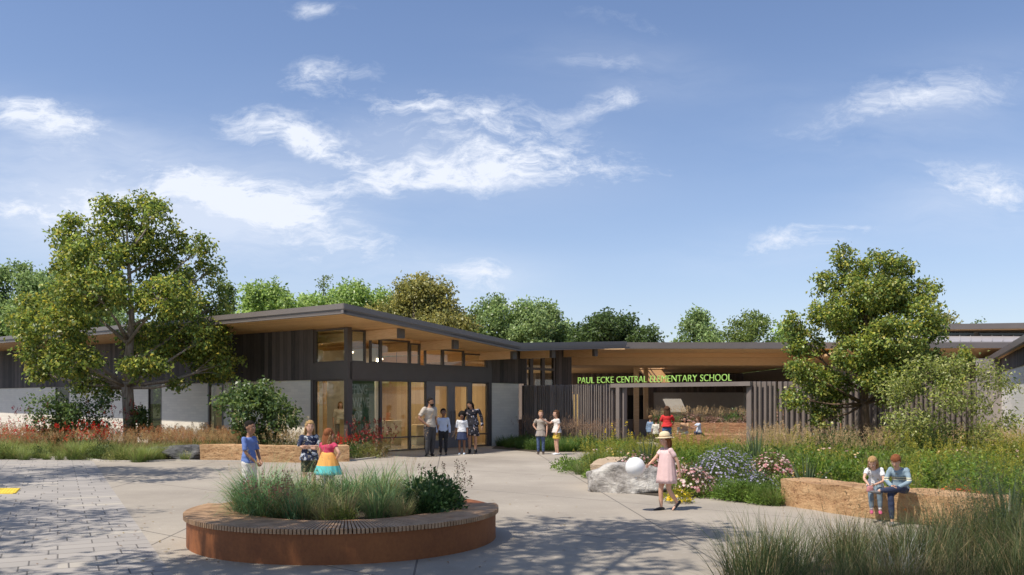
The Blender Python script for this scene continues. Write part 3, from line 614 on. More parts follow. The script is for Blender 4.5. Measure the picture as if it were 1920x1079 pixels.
def boulder(name, loc, r, seed, mat, label, cut=.8, group=None, rz=0, sub=5):
    bm = bmesh.new(); bmesh.ops.create_icosphere(bm, subdivisions=sub, radius=1); rg = random.Random(seed)
    pl = [(Vector((rg.uniform(-1, 1), rg.uniform(-1, 1), rg.uniform(-.5, 1))).normalized(), rg.uniform(.62, .85)) for _ in range(9)] + [(Vector((0, 0, 1)), .72), (Vector((0, -1, .15)).normalized(), .72), (Vector((-1, -.15, .1)).normalized(), .8)]
    for v in bm.verts:
        p = v.co.copy()
        for nn, dd in pl:
            k = p.dot(nn) - dd
            if k > 0: p -= nn * k * .93
        q = p * 1.0; p *= 1 + .10 * mnoise.noise(q * 2 + Vector((seed, 0, 0))) + .05 * mnoise.noise(q * 5 + Vector((0, seed, 0))) + .03 * abs(mnoise.noise(q * 11)) 
        v.co = Vector((p.x * r[0], p.y * r[1], max(-.1, p.z * r[2] + r[2] * .55)))
    me = bpy.data.meshes.new(name); bm.to_mesh(me); bm.free()
    for p in me.polygons: p.use_smooth = True
    o = link_mesh(name, me, None, mat); o.location = loc; o.rotation_euler = (0, 0, rz); return tag(o, label, 'boulder', group)
def rockmat(name, a, b, c):
    n = NT(name); P = n.obj(); w = n.noise(P, 2.0, 8, .62, (1, 1, 1.6)); f = n.noise(P, 16, 6, .7)
    v = n.math('ADD', n.math('MULTIPLY', w, .8), n.math('MULTIPLY', f, .25)); n.bump(n.math('ADD', w, n.math('MULTIPLY', f, .35)), 1.0, .12)
    return n.fin(n.ramp(v, [(.38, a), (.50, b), (.60, c)]), .8)
M['rock'] = rockmat('grey_rock', (.14, .125, .11), (.36, .33, .30), (.58, .55, .50))
M['rockd'] = rockmat('dark_rock', (.05, .05, .052), (.10, .10, .10), (.16, .155, .15))
boulder('boulder', (2.13, 15.95, 0), (.80, .58, .40), 4, M['rock'], 'big pale grey craggy boulder beside the girl with the balloon', rz=0.0)
for k, (px, py, r_) in enumerate(((345, 862, (.75, .5, .33)), (300, 860, (.55, .4, .26)), (1150, 800, (.9, .6, .5)), (1115, 812, (.6, .5, .38)))):
    if k < 2: p = G(px, py)
    else: p = Vector((X(px, 36.5), 36.5, 0))
    boulder('boulder', p, r_, 20 + k, M['rockd'], ('dark slab of rock left of the long sandstone block', 'small dark rock partly hidden under the left tree', 'dark boulder behind the fence, left of the courtyard seating', 'smaller dark boulder seen through the last fins of the fence')[k])

# round planter
PC = Vector((-2.03, 10.5, 0)); RO = 1.83
pl = thing('round_planter', PC, 'round rust-red steel planter with a slatted timber seat ring in the plaza', 'planter')
def ring(mb, r0, r1, z0, z1, a0=0, a1=2 * math.pi, seg=96, mi=0, smooth=True):
    full = abs(a1 - a0 - 2 * math.pi) < 1e-6; n = seg; vs = []
    for i in range(n if full else n + 1):
        a = a0 + (a1 - a0) * i / n; c, s = math.cos(a), math.sin(a)
        vs += [(PC.x + r * c, PC.y + r * s, z) for (r, z) in ((r1, z0), (r1, z1), (r0, z1), (r0, z0))]
    m_ = n if full else n + 1; fs = []
    for i in range(n):
        j = (i + 1) % m_
        for k in range(4): fs.append((i * 4 + k, j * 4 + k, j * 4 + (k + 1) % 4, i * 4 + (k + 1) % 4))
    if not full: fs += [(0, 1, 2, 3), ((m_ - 1) * 4 + 3, (m_ - 1) * 4 + 2, (m_ - 1) * 4 + 1, (m_ - 1) * 4)]
    mb.add(vs, fs, mi, False)
def corten():
    n = NT('corten_steel'); P = n.obj(); a = n.noise(P, 1.5, 6, .6); b = n.noise(P, 30, 5, .7); v = n.math('ADD', n.math('MULTIPLY', a, .6), n.math('MULTIPLY', b, .4))
    n.bump(b, .15, .004); return n.fin(n.ramp(v, [(.3, (.16, .048, .014)), (.7, (.36, .125, .034))]), .72)
M['corten'] = corten()
b = MB(); ring(b, RO - .03, RO, .004, .318, seg=128); b.build('steel_wall', M['corten'], pl)
b = MB(); ring(b, 1.18, RO - .031, .15, .20, seg=128); ring(b, 1.10, 1.179, .02, .36, seg=128); ring(b, 1.18, RO - .01, .301, .345, math.radians(14), math.radians(168), seg=64); b.build('steel_rim', M['corten'], pl)
M['slatwood'] = m_plain('teak_slats', (.52, .33, .19), (.30, .175, .09), 5.0, .65, .2, stretch=(1, 1, 1))
b = MB(); a0, a1 = math.radians(168), math.radians(374); ns = 156
for k in range(ns):
    am = a0 + (a1 - a0) * (k + .5) / ns; r = Vector((math.cos(am), math.sin(am), 0)); t = Vector((-r.y, r.x, 0)); dz = random.Random(k).uniform(-.001, .001)
    hw = .0142; hi = .0095
    q = []
    for z in (.319 + dz, .372 + dz): q += [tuple((PC + r * a + t * w_)[:2]) + (z,) for (a, w_) in ((1.19, -hi), (RO + .035, -hw), (RO + .035, hw), (1.19, hi))]
    b.hexa(q)
b.build('slatted_seat', M['slatwood'], pl)
b = MB(); b.loft([(PC.x, PC.y, .02), (PC.x, PC.y, .28)], [1.1, 1.1], seg=48, round_=False); b.build('soil', M['soil'], pl)
# ================================================================== vegetation kit
M['leaf'] = foliage_mat('foliage', .36, .38); M['grassm'] = foliage_mat('grass_blades', .30, .55); M['petal'] = foliage_mat('petals', .25, .6)
def bark(name, a, b):
    n = NT(name); P = n.obj(); w = n.noise(P, 7, 6, .65, (3, 3, .5)); n.bump(w, .9, .03); return n.fin(n.ramp(w, [(.35, b), (.65, a)]), .9)
M['bark'] = bark('grey_brown_bark', (.44, .37, .31), (.20, .155, .125)); M['barkd'] = bark('dark_bark', (.20, .155, .12), (.07, .055, .04))
M['barkr'] = bark('red_brown_bark', (.21, .135, .085), (.075, .048, .03))
def nrm(a): return a / np.maximum(np.linalg.norm(a, axis=-1, keepdims=True), 1e-9)
class Veg:
    def __init__(s): s.v = []; s.c = []; s.q = []; s.n = 0
    def _add(s, v, c, q): s.v.append(v.reshape(-1, 3)); s.c.append(c.reshape(-1, 3)); s.q.append(q.reshape(-1, 4) + s.n); s.n += v.reshape(-1, 3).shape[0]
    def leaves(s, pos, d, nr, ln, wd, col, fold=.18, droop=.15):
        pos = np.asarray(pos, float); N = len(pos); d = nrm(d); nr = nrm(nr - d * (nr * d).sum(1, keepdims=True)); sd = np.cross(d, nr); ln = np.broadcast_to(ln, (N,))[:, None]; wd = np.broadcast_to(wd, (N,))[:, None]
        mid = pos + d * ln * .45 + nr * ln * droop * .2; tip = pos + d * ln - nr * ln * droop
        L = mid + sd * wd * .5 + nr * wd * fold; R = mid - sd * wd * .5 + nr * wd * fold
        v = np.stack([pos, L, tip, R], 1); q = np.arange(N * 4).reshape(N, 4); c = np.repeat(np.asarray(col, float)[:, None, :], 4, 1); s._add(v, c, q)
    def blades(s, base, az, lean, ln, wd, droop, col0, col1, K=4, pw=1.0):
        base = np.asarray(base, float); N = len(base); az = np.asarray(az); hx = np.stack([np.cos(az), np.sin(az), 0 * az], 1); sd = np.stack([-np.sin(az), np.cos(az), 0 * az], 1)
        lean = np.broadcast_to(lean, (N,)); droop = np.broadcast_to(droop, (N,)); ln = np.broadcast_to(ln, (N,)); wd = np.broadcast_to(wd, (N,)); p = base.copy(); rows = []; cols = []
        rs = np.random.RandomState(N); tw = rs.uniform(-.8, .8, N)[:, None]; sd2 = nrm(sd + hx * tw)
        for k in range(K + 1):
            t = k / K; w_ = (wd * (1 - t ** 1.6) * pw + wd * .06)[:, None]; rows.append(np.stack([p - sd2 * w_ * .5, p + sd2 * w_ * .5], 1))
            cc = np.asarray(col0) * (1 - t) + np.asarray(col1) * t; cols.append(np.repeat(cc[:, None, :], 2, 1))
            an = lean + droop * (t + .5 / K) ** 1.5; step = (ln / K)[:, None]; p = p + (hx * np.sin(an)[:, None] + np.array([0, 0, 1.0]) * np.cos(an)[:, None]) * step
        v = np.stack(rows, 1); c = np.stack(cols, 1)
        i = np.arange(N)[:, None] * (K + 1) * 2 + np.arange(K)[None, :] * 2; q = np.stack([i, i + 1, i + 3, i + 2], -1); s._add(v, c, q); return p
    def merge(s, o, loc, rz, sc, tint=1.0):
        c, si = math.cos(rz), math.sin(rz); R = np.array([[c, -si, 0], [si, c, 0], [0, 0, 1]]).T
        v, cc, q = o.arr(); s._add((v @ R) * sc + np.array(loc), cc * tint, q)
    def arr(s):
        if len(s.v) > 1: s.v = [np.concatenate(s.v)]; s.c = [np.concatenate(s.c)]; s.q = [np.concatenate(s.q)]
        return s.v[0], s.c[0], s.q[0]
    def mesh(s, name):
        v, c, q = s.arr(); me = bpy.data.meshes.new(name); me.vertices.add(len(v)); me.vertices.foreach_set('co', v.astype(np.float32).ravel())
        me.loops.add(q.size); me.loops.foreach_set('vertex_index', q.astype(np.int32).ravel()); me.polygons.add(len(q)); me.polygons.foreach_set('loop_start', np.arange(0, q.size, 4, dtype=np.int32))
        me.update(calc_edges=True); at = me.attributes.new('Col', 'FLOAT_COLOR', 'POINT'); at.data.foreach_set('color', np.concatenate([np.clip(c, 0, 1), np.ones((len(c), 1))], 1).astype(np.float32).ravel()); return me
    def build(s, name, mat, parent=None): return link_mesh(name, s.mesh(name), parent, mat)
def colmix(rs, N, pal, jit=.18):
    pal = np.array(pal, float); a = pal[rs.randint(0, len(pal), N)]; b = pal[rs.randint(0, len(pal), N)]; t = rs.rand(N, 1); return (a * t + b * (1 - t)) * (1 + rs.uniform(-jit, jit, (N, 1)))
def rdir(rs, N): return nrm(rs.normal(size=(N, 3)))

def crown(rs, lobes, nper, cl, leaf, pal, sig=.16, up=.5, wr=.62, density=1.0, droop=.2):
    """leaf clusters in the shells of overlapping lobes; returns Veg and twig end points"""
    V = Veg(); twigs = []
    for (c, r) in lobes:
        c = np.array(c, float); r = np.array(r, float); n = max(4, int(nper * density * (r[0] * r[1] * r[2]) ** (2 / 3)))
        d = rdir(rs, n); rad = rs.uniform(.35, 1.04, (n, 1)) ** .6; cc = c + d * r * rad; twigs.append((c, cc))
        m_ = cl; N = n * m_; tone = np.repeat(1 + rs.uniform(-.28, .25, (n, 1)), m_, 0)
        off = rs.normal(size=(N, 3)) * sig * np.array([1, 1, .75]); pos = np.repeat(cc, m_, 0) + off
        out = np.repeat(d, m_, 0); dd = nrm(out * .5 + rdir(rs, N) * .8 + np.array([0, 0, -.25])); nr = nrm(rdir(rs, N) * .8 + np.array([0, 0, up]) + out * .35)
        s_ = rs.uniform(.7, 1.25, N) * leaf; V.leaves(pos, dd, nr, s_, s_ * wr, colmix(rs, N, pal) * tone, droop=droop)
    return V, twigs
def trunk_mb(rs, h0, r0, lobes, twigs, fork, ntw=6, seg=9, rt=.05, bend=.1):
    mb = MB(); top = Vector((rs.uniform(-bend, bend), rs.uniform(-bend, bend), h0)); pts = [(0, 0, -.05), (0, 0, .08), (top.x * .3, top.y * .3, h0 * .35), (top.x * .8, top.y * .7, h0 * .75), tuple(top)]
    mb.loft(pts, [r0 * 1.5, r0 * 1.18, r0, r0 * .93, r0 * .9], seg=12, round_=False)
    zt = max(l[0][2] for l in lobes); ld = Vector((top.x * 1.2, top.y * 1.2, zt * .92)); mb.loft([tuple(top), tuple(top.lerp(ld, .4) + Vector((.12, .1, 0))), tuple(ld)], [r0 * .88, r0 * .5, r0 * .12], seg=9, round_=False)
    for (c, cc) in twigs:
        c = Vector(c); hz_ = math.hypot(c.x, c.y); zf_ = min(max(h0 * .92, c.z - hz_ * .75 - .2), zt * .8) ; f = (zf_ - top.z) / max(.1, ld.z - top.z)
        a = top.lerp(ld, max(0, f)) if f > 0 else Vector((top.x, top.y, max(h0 * .8, zf_)))
        rr = r0 * (.37 if f < .3 else .25) ; m1 = a.lerp(c, .45) + Vector((rs.uniform(-.15, .15), rs.uniform(-.15, .15), -.08 * hz_ * .5))
        mb.loft([tuple(a), tuple(m1), tuple(c)], [rr, rr * .6, rr * .28], seg=7, round_=False)
        sel = cc[rs.permutation(len(cc))[:ntw]]
        for p in sel:
            p = Vector(p); k = rs.uniform(.3, 1); a2 = m1.lerp(c, k); mm = a2.lerp(p, .5) + Vector((0, 0, .06)); mb.loft([tuple(a2), tuple(mm), tuple(p)], [rr * .26, rr * .16, .006], seg=4, round_=False, cap=False)
    return mb
def tree(name, loc, lobes, h0, r0, leaf, pal, label, nper=60, cl=16, seed=1, mat='leaf', barkm='bark', group=None, cat='tree', sig=.16, ntw=6, density=1.0, wr=.62, up=.5, rz=0):
    rs = np.random.RandomState(seed); V, tw = crown(rs, lobes, nper, cl, leaf, pal, sig, up=up, wr=wr, density=density)
    t = thing(name, loc, label, cat, group, rz); V.build('crown', M[mat], t); trunk_mb(rs, h0, r0, lobes, tw, 0, ntw).build('trunk', M[barkm], t, world=False); return t
def lobes_px(lst, D, base):                 # (px, py, rx px, rz px, depth offset m) -> local lobes
    k = F / D; return [((X(a, D) - base.x, dy * 1.25, CH + (HZ - b) / k), (rx / k * .92, rx / k * .80, rz / k * .92)) for (a, b, rx, rz, dy) in lst]
PAL_H = [(.44, .47, .10), (.31, .38, .085), (.16, .24, .06), (.52, .47, .11), (.22, .31, .075), (.09, .14, .045), (.12, .18, .055)]
# left plaza tree
DT = 29.0; bL = Vector((X(245, DT), DT, 0))
lbL = lobes_px([(215, 395, 36, 42, 0), (262, 385, 26, 30, .3), (300, 405, 24, 32, -.3), (240, 450, 60, 45, .2), (150, 445, 42, 40, -.2), (115, 465, 20, 28, .3), (310, 450, 30, 40, .5), (200, 500, 70, 48, -.8), (290, 520, 62, 50, .9), (375, 465, 24, 26, 0), (385, 500, 22, 30, .4),
                (130, 540, 60, 42, .6), (220, 560, 70, 45, -1.2), (330, 565, 60, 45, -.6), (385, 570, 32, 42, .5), (75, 590, 45, 38, -.3), (140, 620, 68, 42, -1.0), (235, 630, 60, 36, 1.3), (320, 640, 66, 38, .6), (395, 630, 42, 38, -.2), (50, 655, 30, 30, .2), (105, 680, 55, 32, .9),
                (185, 680, 50, 28, -1.3), (380, 685, 45, 34, .8), (425, 680, 24, 30, 0), (300, 690, 45, 22, -1.1), (70, 700, 24, 20, 0), (350, 720, 16, 14, -.4), (180, 725, 42, 20, .2)], DT, bL)
tL = tree('plaza_tree', bL, lbL, 2.35, .20, .13, PAL_H, 'large broad-leaved tree standing in the flower bed left of the lobby', nper=96, cl=34, seed=3, sig=.135, ntw=7)
# right plaza tree
DR = 25.3; bR = Vector((X(1625, DR), DR, 0))
lbR = lobes_px([(1582, 480, 20, 24, 0), (1605, 505, 30, 28, .2), (1645, 500, 34, 26, -.2), (1690, 500, 26, 18, 0), (1560, 530, 26, 30, .2), (1620, 550, 60, 40, -.4), (1690, 550, 42, 36, .4), (1735, 545, 24, 30, 0), (1555, 590, 46, 36, -.3), (1500, 600, 20, 22, .3), (1640, 610, 62, 40, .7), (1715, 600, 42, 40, -.4), (1760, 620, 26, 28, .3),
                (1520, 640, 36, 32, .4), (1590, 665, 56, 34, -.7), (1680, 670, 60, 36, -.1), (1750, 670, 40, 32, .6), (1795, 672, 22, 22, 0), (1500, 690, 22, 22, 0), (1545, 715, 44, 28, .2), (1630, 715, 50, 24, -1.0), (1700, 720, 50, 28, .3), (1490, 748, 24, 20, 0), (1560, 765, 34, 22, .3), (1770, 710, 30, 24, -.2), (1540, 790, 16, 12, 0), (1575, 725, 36, 26, .3), (1672, 742, 32, 16, .3), (1640, 640, 60, 40, -.9), (1610, 590, 50, 36, .5), (1660, 560, 50, 34, 0)], DR, bR)
tR = tree('plaza_tree', bR, lbR, 1.75, .135, .10, PAL_H, 'upright broad-leaved tree in the planting bed in front of the right slat fence', nper=200, cl=30, seed=9, barkm='barkr', sig=.105, ntw=6)
# young airy tree at the right edge
DY = 20.5; bY = Vector((X(1800, DY), DY, 0))
PAL_Y = [(.34, .38, .09), (.22, .29, .07), (.42, .44, .13), (.14, .20, .05), (.46, .46, .22)]
lbY = lobes_px([(1730, 690, 36, 26, 0), (1790, 690, 34, 22, .2), (1850, 705, 34, 24, -.2), (1890, 725, 22, 16, .1), (1700, 735, 40, 26, .3), (1765, 740, 46, 28, -.4), (1835, 760, 44, 24, .3), (1695, 790, 46, 26, -.2), (1760, 800, 44, 26, .4), (1835, 815, 40, 22, -.1), (1895, 790, 24, 20, .2), (1720, 835, 34, 20, .1), (1790, 850, 34, 20, 0), (1870, 845, 40, 18, 0)], DY, bY)
tY = tree('young_tree', bY, lbY, .35, .035, .085, PAL_Y, 'young airy multi-branched tree with pale leaves in front of the white building', nper=260, cl=17, seed=12, barkm='barkd', sig=.13, ntw=8, wr=.42)
# leafy shrubs of the left bed
PAL_S = [(.09, .15, .05), (.14, .21, .06), (.06, .11, .04), (.20, .26, .08), (.11, .17, .08)]
def shrub(px, py, D, w, h, label, seed, pal=PAL_S, leaf=.10, name='leafy_shrub', z0=.25, nper=120):
    rs = random.Random(seed); b = Vector((X(px, D), D, 0)); lo = []
    for k in range(15):
        a = rs.uniform(0, 6.28); t = rs.uniform(0, 1); r = w / 2 * (.35 + .5 * math.sin(t * 2.6)) * rs.uniform(.3, 1); q = w * rs.uniform(.13, .24); lo.append(((math.cos(a) * r, math.sin(a) * r, z0 + q * .6 + t * (h - z0 - q)), (q, q, q * .85)))
    return tree(name, b, lo, .12, .022, leaf, pal, label, nper=nper, cl=15, seed=seed, sig=.11, ntw=3, cat='shrub', barkm='barkd', wr=.66)
shrub(107, 840, 27.5, 1.55, 1.85, 'rounded dark leafy shrub farthest left against the pale wall', 31)
shrub(172, 840, 27.8, 1.75, 1.95, 'dark leafy shrub just left of the big tree trunk', 33, nper=100)
shrub(487, 850, 26.7, 2.3, 2.15, 'broad glossy leafy shrub behind the long sandstone block', 35, leaf=.115, nper=150)
shrub(262, 850, 28.6, .5, 1.5, 'thin leafy sapling right beside the big tree trunk', 36, nper=50)

# ------------------------------------------------------------------ background trees
PB = {'ash': [(0.208, 0.304, 0.112), (0.288, 0.384, 0.144), (0.144, 0.208, 0.080), (0.352, 0.448, 0.193)], 'lime': [(0.331, 0.461, 0.128), (0.225, 0.346, 0.096), (0.426, 0.537, 0.193)], 'olive': [(0.355, 0.333, 0.096), (0.236, 0.242, 0.080), (0.450, 0.410, 0.144), (0.165, 0.179, 0.064)],
      'dense': [(0.090, 0.141, 0.051), (0.128, 0.192, 0.058), (0.064, 0.102, 0.038)], 'pine': [(0.192, 0.256, 0.077), (0.282, 0.346, 0.102), (0.115, 0.166, 0.064)]}
def bg_tree(kind, label, W, Hh, D, px, ytop, seed, leaf=.28, trunk=.2, dens=1.15, nl=42, shape='round', cp=True):
    rs = random.Random(seed); b = Vector((X(px, D), D, 0)); H = CH + (HZ - ytop) / F * D; w = W / F * D; lo = []
    for k in range(nl):
        t = (k + .5) / nl; z = H * (.12 + .83 * t); pr = math.sqrt(max(.04, 1 - (abs(t - .38) / .66) ** 2)) if shape == 'round' else (1.05 - t) ** .8
        a = rs.uniform(0, 6.28); r = w / 2 * pr * rs.uniform(.25, 1.0); q = w * rs.uniform(.09, .185) * (pr * .6 + .4) ; lo.append(((math.cos(a) * r, math.sin(a) * r, min(z, H - q * .75)), (q, q, q * .85)))
    q = w * .14; lo.append(((rs.uniform(-.1, .1) * w, 0, H - q * .85), (q, q, q)))
    return tree('broadleaf_tree' if kind != 'pine' else 'pine_tree', b, lo, H * .2, trunk, leaf, PB[kind], label, nper=int(24 * dens), cl=24, seed=seed, sig=leaf * 1.2, ntw=2, group='trees behind the school', barkm='barkd')
bgt = [('ash', 'grey-green tree behind the big left tree, reaching the left edge', 150, 10, 62, 20, 495, 41, {}), ('lime', 'yellow-green low tree above the left wing roof, under the big tree', 120, 10, 60, 70, 575, 42, {}), ('ash', 'grey-green tree showing through the crown of the big left tree', 200, 0, 66, 150, 510, 43, {}),
       ('pine', 'pine with upright tufts just right of the big left tree', 62, 0, 60, 424, 520, 44, dict(shape='cone', leaf=.24)), ('lime', 'bright yellow-green bushy tree above the left end of the lobby roof', 130, 0, 58, 510, 532, 45, {}), ('pine', 'dark thin pine top poking above the lime-green tree', 34, 0, 70, 606, 517, 46, dict(shape='cone', leaf=.22, nl=14)),
       ('lime', 'mid-green rounded tree behind the peak of the lobby roof', 150, 0, 62, 655, 532, 47, dict()), ('olive', 'olive-gold tree, the tallest behind the lobby roof', 150, 0, 60, 775, 518, 48, {}), ('olive', 'smaller olive-gold tree sloping down right of the tallest one', 90, 0, 60, 835, 560, 49, {}),
       ('pine', 'slim dark conifer between the olive-gold and ash-green trees', 34, 0, 64, 892, 575, 50, dict(shape='cone', nl=14)), ('ash', 'tall ash-green tree left of the sky gap, with an upright crown', 95, 0, 62, 935, 560, 51, {}), ('ash', 'broad ash-green tree just left of the sky gap', 130, 0, 62, 1005, 566, 52, {}),
       ('dense', 'dense dark round tree standing alone behind the canopy roof', 145, 0, 60, 1153, 590, 53, dict(dens=1.5)), ('ash', 'soft green tree right of the dark round tree', 92, 0, 62, 1312, 583, 54, {}), ('pine', 'tufted light-green pine above the canopy roof', 100, 0, 62, 1403, 588, 55, dict(leaf=.24)), ('lime', 'small pale green tree peeking over the canopy next to the right tree', 60, 0, 60, 1473, 608, 56, {}),
       ('olive', 'greyish tree top behind the right plaza tree', 70, 0, 62, 1775, 590, 57, {}), ('ash', 'small tree top over the upper roof at the right', 40, 0, 70, 1835, 606, 58, dict(nl=12)), ('ash', 'low grey-green tree between the pine tufts and the lime tree', 110, 0, 64, 465, 575, 61, {}), ('ash', 'low dark green tree just right of the lobby roof peak', 120, 0, 66, 715, 558, 62, {}), ('lime', 'low tree between the olive-gold and ash-green trees', 90, 0, 66, 872, 592, 63, {}), ('ash', 'low tree at the right end of the main tree group', 80, 0, 66, 1052, 605, 64, {}), ('lime', 'lime-green tree right of the thin dark pine top', 100, 0, 66, 585, 556, 65, {}), ('lime', 'low green tree filling the gap above the left wing roof', 110, 0, 60, 330, 560, 59, {})]
for (k, lab, W_, _, D, px, yt, sd, kw) in bgt: bg_tree(k, lab, W_ * 1.38, 0, D + 14, px, yt, sd, **kw)

# tall shade trees of the plaza standing beside and behind the camera (their dappled shade falls on the paving)
rsh = random.Random(77); lsh = []
for k in range(24):
    a = rsh.uniform(0, 6.28); r = 3.7 * math.sqrt(rsh.random()); lsh.append(((math.cos(a) * r, math.sin(a) * r, 8.2 + rsh.uniform(0, 2.6) - r * .15), (1.0, 1.0, .6)))
tS = tree('plaza_tree', Vector((-7.9, 4.4, 0)), lsh, 6.2, .16, .15, PAL_H, 'tall plaza tree outside the picture to the left, shading the paving', nper=34, cl=24, seed=78, sig=.2, ntw=5)
for i, (x, y, s, r, lab) in enumerate(((4.5, 4.1, 1.0, 1.0, 'tall plaza tree outside the picture to the right, shading the grasses'), (-13.2, 6.6, 1.0, 2.4, 'second tall plaza tree outside the picture to the left'), (-14.9, 15.4, 1.0, 4.0, 'tall plaza tree beyond the left picture edge beside the pavers'), (-3.5, 3.2, 1.2, 5.2, 'tall plaza tree just left of the viewpoint'), (-22.0, 15.8, 1.05, .3, 'farthest tall plaza tree beyond the left picture edge'), (10.5, 3.0, 1.0, 3.3, 'tall plaza tree outside the picture far to the right'))):
    c = copy_tree(tS, None, (x, y, 0), r, s); c['label'] = lab; c['group'] = 'shade trees around the plaza'
tS['group'] = 'shade trees around the plaza'
# ================================================================== plants
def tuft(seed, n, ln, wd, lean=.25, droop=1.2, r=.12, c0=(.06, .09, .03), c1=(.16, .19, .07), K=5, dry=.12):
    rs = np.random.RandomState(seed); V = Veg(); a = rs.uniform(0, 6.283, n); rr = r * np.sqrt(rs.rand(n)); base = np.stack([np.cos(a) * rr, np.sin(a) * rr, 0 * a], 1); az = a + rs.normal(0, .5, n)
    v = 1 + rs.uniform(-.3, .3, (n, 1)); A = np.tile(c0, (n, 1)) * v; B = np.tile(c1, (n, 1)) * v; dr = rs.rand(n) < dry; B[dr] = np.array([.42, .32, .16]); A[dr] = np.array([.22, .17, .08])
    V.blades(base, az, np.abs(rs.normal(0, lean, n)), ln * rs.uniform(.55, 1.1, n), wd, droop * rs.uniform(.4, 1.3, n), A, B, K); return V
def plumes(V, seed, n, h, r, col, ln=.16, w=.035, lean=.2, stem=(.30, .25, .12), lf=.03, m=26):
    """upright stems that end in soft seed heads"""
    rs = np.random.RandomState(seed); a = rs.uniform(0, 6.283, n); rr = r * np.sqrt(rs.rand(n)); base = np.stack([np.cos(a) * rr, np.sin(a) * rr, 0 * a], 1); L = h * rs.uniform(.75, 1.1, n)
    tip = V.blades(base, a, np.abs(rs.normal(0, lean, n)), L, .005, .35, np.tile(stem, (n, 1)), np.tile(stem, (n, 1)), 4)
    N = n * m; t = rs.rand(N, 1); ax = nrm(np.repeat(np.stack([np.cos(a) * .4, np.sin(a) * .4, np.ones(n)], 1), m, 0)); pos = np.repeat(tip, m, 0) + ax * (t - .6) * ln + rdir(rs, N) * w * np.sin(t * 3.0 + .1)
    V.leaves(pos, ax + rdir(rs, N) * .8, rdir(rs, N), lf, lf * .35, colmix(rs, N, [col, tuple(x * .8 for x in col)], .15))
def flowers(V, seed, n, rx, ry, z0, z1, pal, size=.03, k=5, dome=True):
    rs = np.random.RandomState(seed); d = rdir(rs, n); d[:, 2] = np.abs(d[:, 2]); q = rs.uniform(.8, 1.05, (n, 1)); c = d * np.array([rx, ry, z1 - z0]) * q + np.array([0, 0, z0]); pc = colmix(rs, n, pal, .12); N = n * k
    an = np.tile(np.arange(k) * 6.283 / k, n); face = nrm(d + np.array([0, -.3, .5])); t1 = nrm(np.cross(face, np.array([0.1, 1, .2]))); t2 = np.cross(face, t1)
    dirs = np.repeat(t1, k, 0) * np.cos(an)[:, None] + np.repeat(t2, k, 0) * np.sin(an)[:, None]; s_ = np.repeat(rs.uniform(.7, 1.2, n), k) * size
    V.leaves(np.repeat(c, k, 0), dirs, np.repeat(face, k, 0), s_, s_ * .7, np.repeat(pc, k, 0), fold=.05, droop=-.1)
def bushV(seed, w, h, leaf, pal, n=700, wr=.5, up=.6, z0=0.02):
    rs = np.random.RandomState(seed); V = Veg(); d = rdir(rs, n); d[:, 2] = np.abs(d[:, 2]); q = rs.uniform(.25, 1.0, (n, 1)) ** .5; lump = 1 + .22 * np.sin(d[:, :1] * 5 + seed) * np.cos(d[:, 1:2] * 6 + seed * 2) + rs.uniform(-.12, .12, (n, 1))
    pos = d * np.array([w / 2, w / 2, h]) * q * lump; pos[:, 2] += z0; s_ = leaf * rs.uniform(.6, 1.3, n); V.leaves(pos, nrm(d + rdir(rs, n) * .8 + np.array([0, 0, .35])), nrm(rdir(rs, n) * .7 + np.array([0, 0, up])), s_, s_ * wr, colmix(rs, n, pal, .2)); return V
def stemmy(seed, n, h, r, leaf, pal, top=None, per=16, lean=.18, wr=.3, topn=14, tops=.02, topl=.16):
    """upright leafy stems, optional flower spikes"""
    rs = np.random.RandomState(seed); V = Veg(); a = rs.uniform(0, 6.283, n); rr = r * np.sqrt(rs.rand(n)); base = np.stack([np.cos(a) * rr, np.sin(a) * rr, 0 * a], 1); H = h * rs.uniform(.65, 1.1, n); le = np.abs(rs.normal(0, lean, n))
    tip = V.blades(base, a, le, H, .007, .2, np.tile((.10, .12, .04), (n, 1)), np.tile((.16, .18, .06), (n, 1)), 3); N = n * per; t = rs.uniform(.12, 1, (N, 1)); pos = np.repeat(base, per, 0) * (1 - t) + np.repeat(tip, per, 0) * t; an = rs.uniform(0, 6.283, N)
    s_ = leaf * rs.uniform(.6, 1.2, N) * (1.15 - .5 * t[:, 0]); V.leaves(pos, np.stack([np.cos(an), np.sin(an), rs.uniform(.2, 1.1, N)], 1), nrm(rdir(rs, N) * .5 + np.array([0, 0, 1])), s_, s_ * wr, colmix(rs, N, pal, .2))
    if top is not None:
        N = n * topn; t = rs.rand(N, 1); V.leaves(np.repeat(tip, topn, 0) + np.array([0, 0, 1]) * (t - .8) * topl + rdir(rs, N) * .035 * (1.1 - t), rdir(rs, N) + np.array([0, 0, .6]), rdir(rs, N), tops, tops * .7, colmix(rs, N, top, .15))
    return V
def place(name, V, loc, label, cat, group=None, mat='leaf', rz=0, sc=1):
    o = V.build(name, M[mat]); o.location = loc; o.rotation_euler = (0, 0, rz); o.scale = (sc,) * 3; return tag(o, label, cat, group)
def again(o, loc, rz, sc, label=None):
    c = o.copy(); COL.objects.link(c); c.location = loc; c.rotation_euler = (0, 0, rz); c.scale = (sc, sc, sc)
    if label: c['label'] = label
    return c
# palettes (real leaf albedo)
BLUEG0, BLUEG1 = (.06, .14, .055), (.22, .35, .16)
G_MEAD = [(.20, .30, .055), (.13, .22, .045), (.28, .34, .07), (.09, .15, .035)]
G_GOLD = [(.30, .31, .06), (.20, .24, .05), (.38, .36, .08), (.14, .19, .04)]
G_DARK = [(.035, .06, .022), (.06, .09, .03), (.09, .12, .04)]
TAN = (.62, .46, .25)

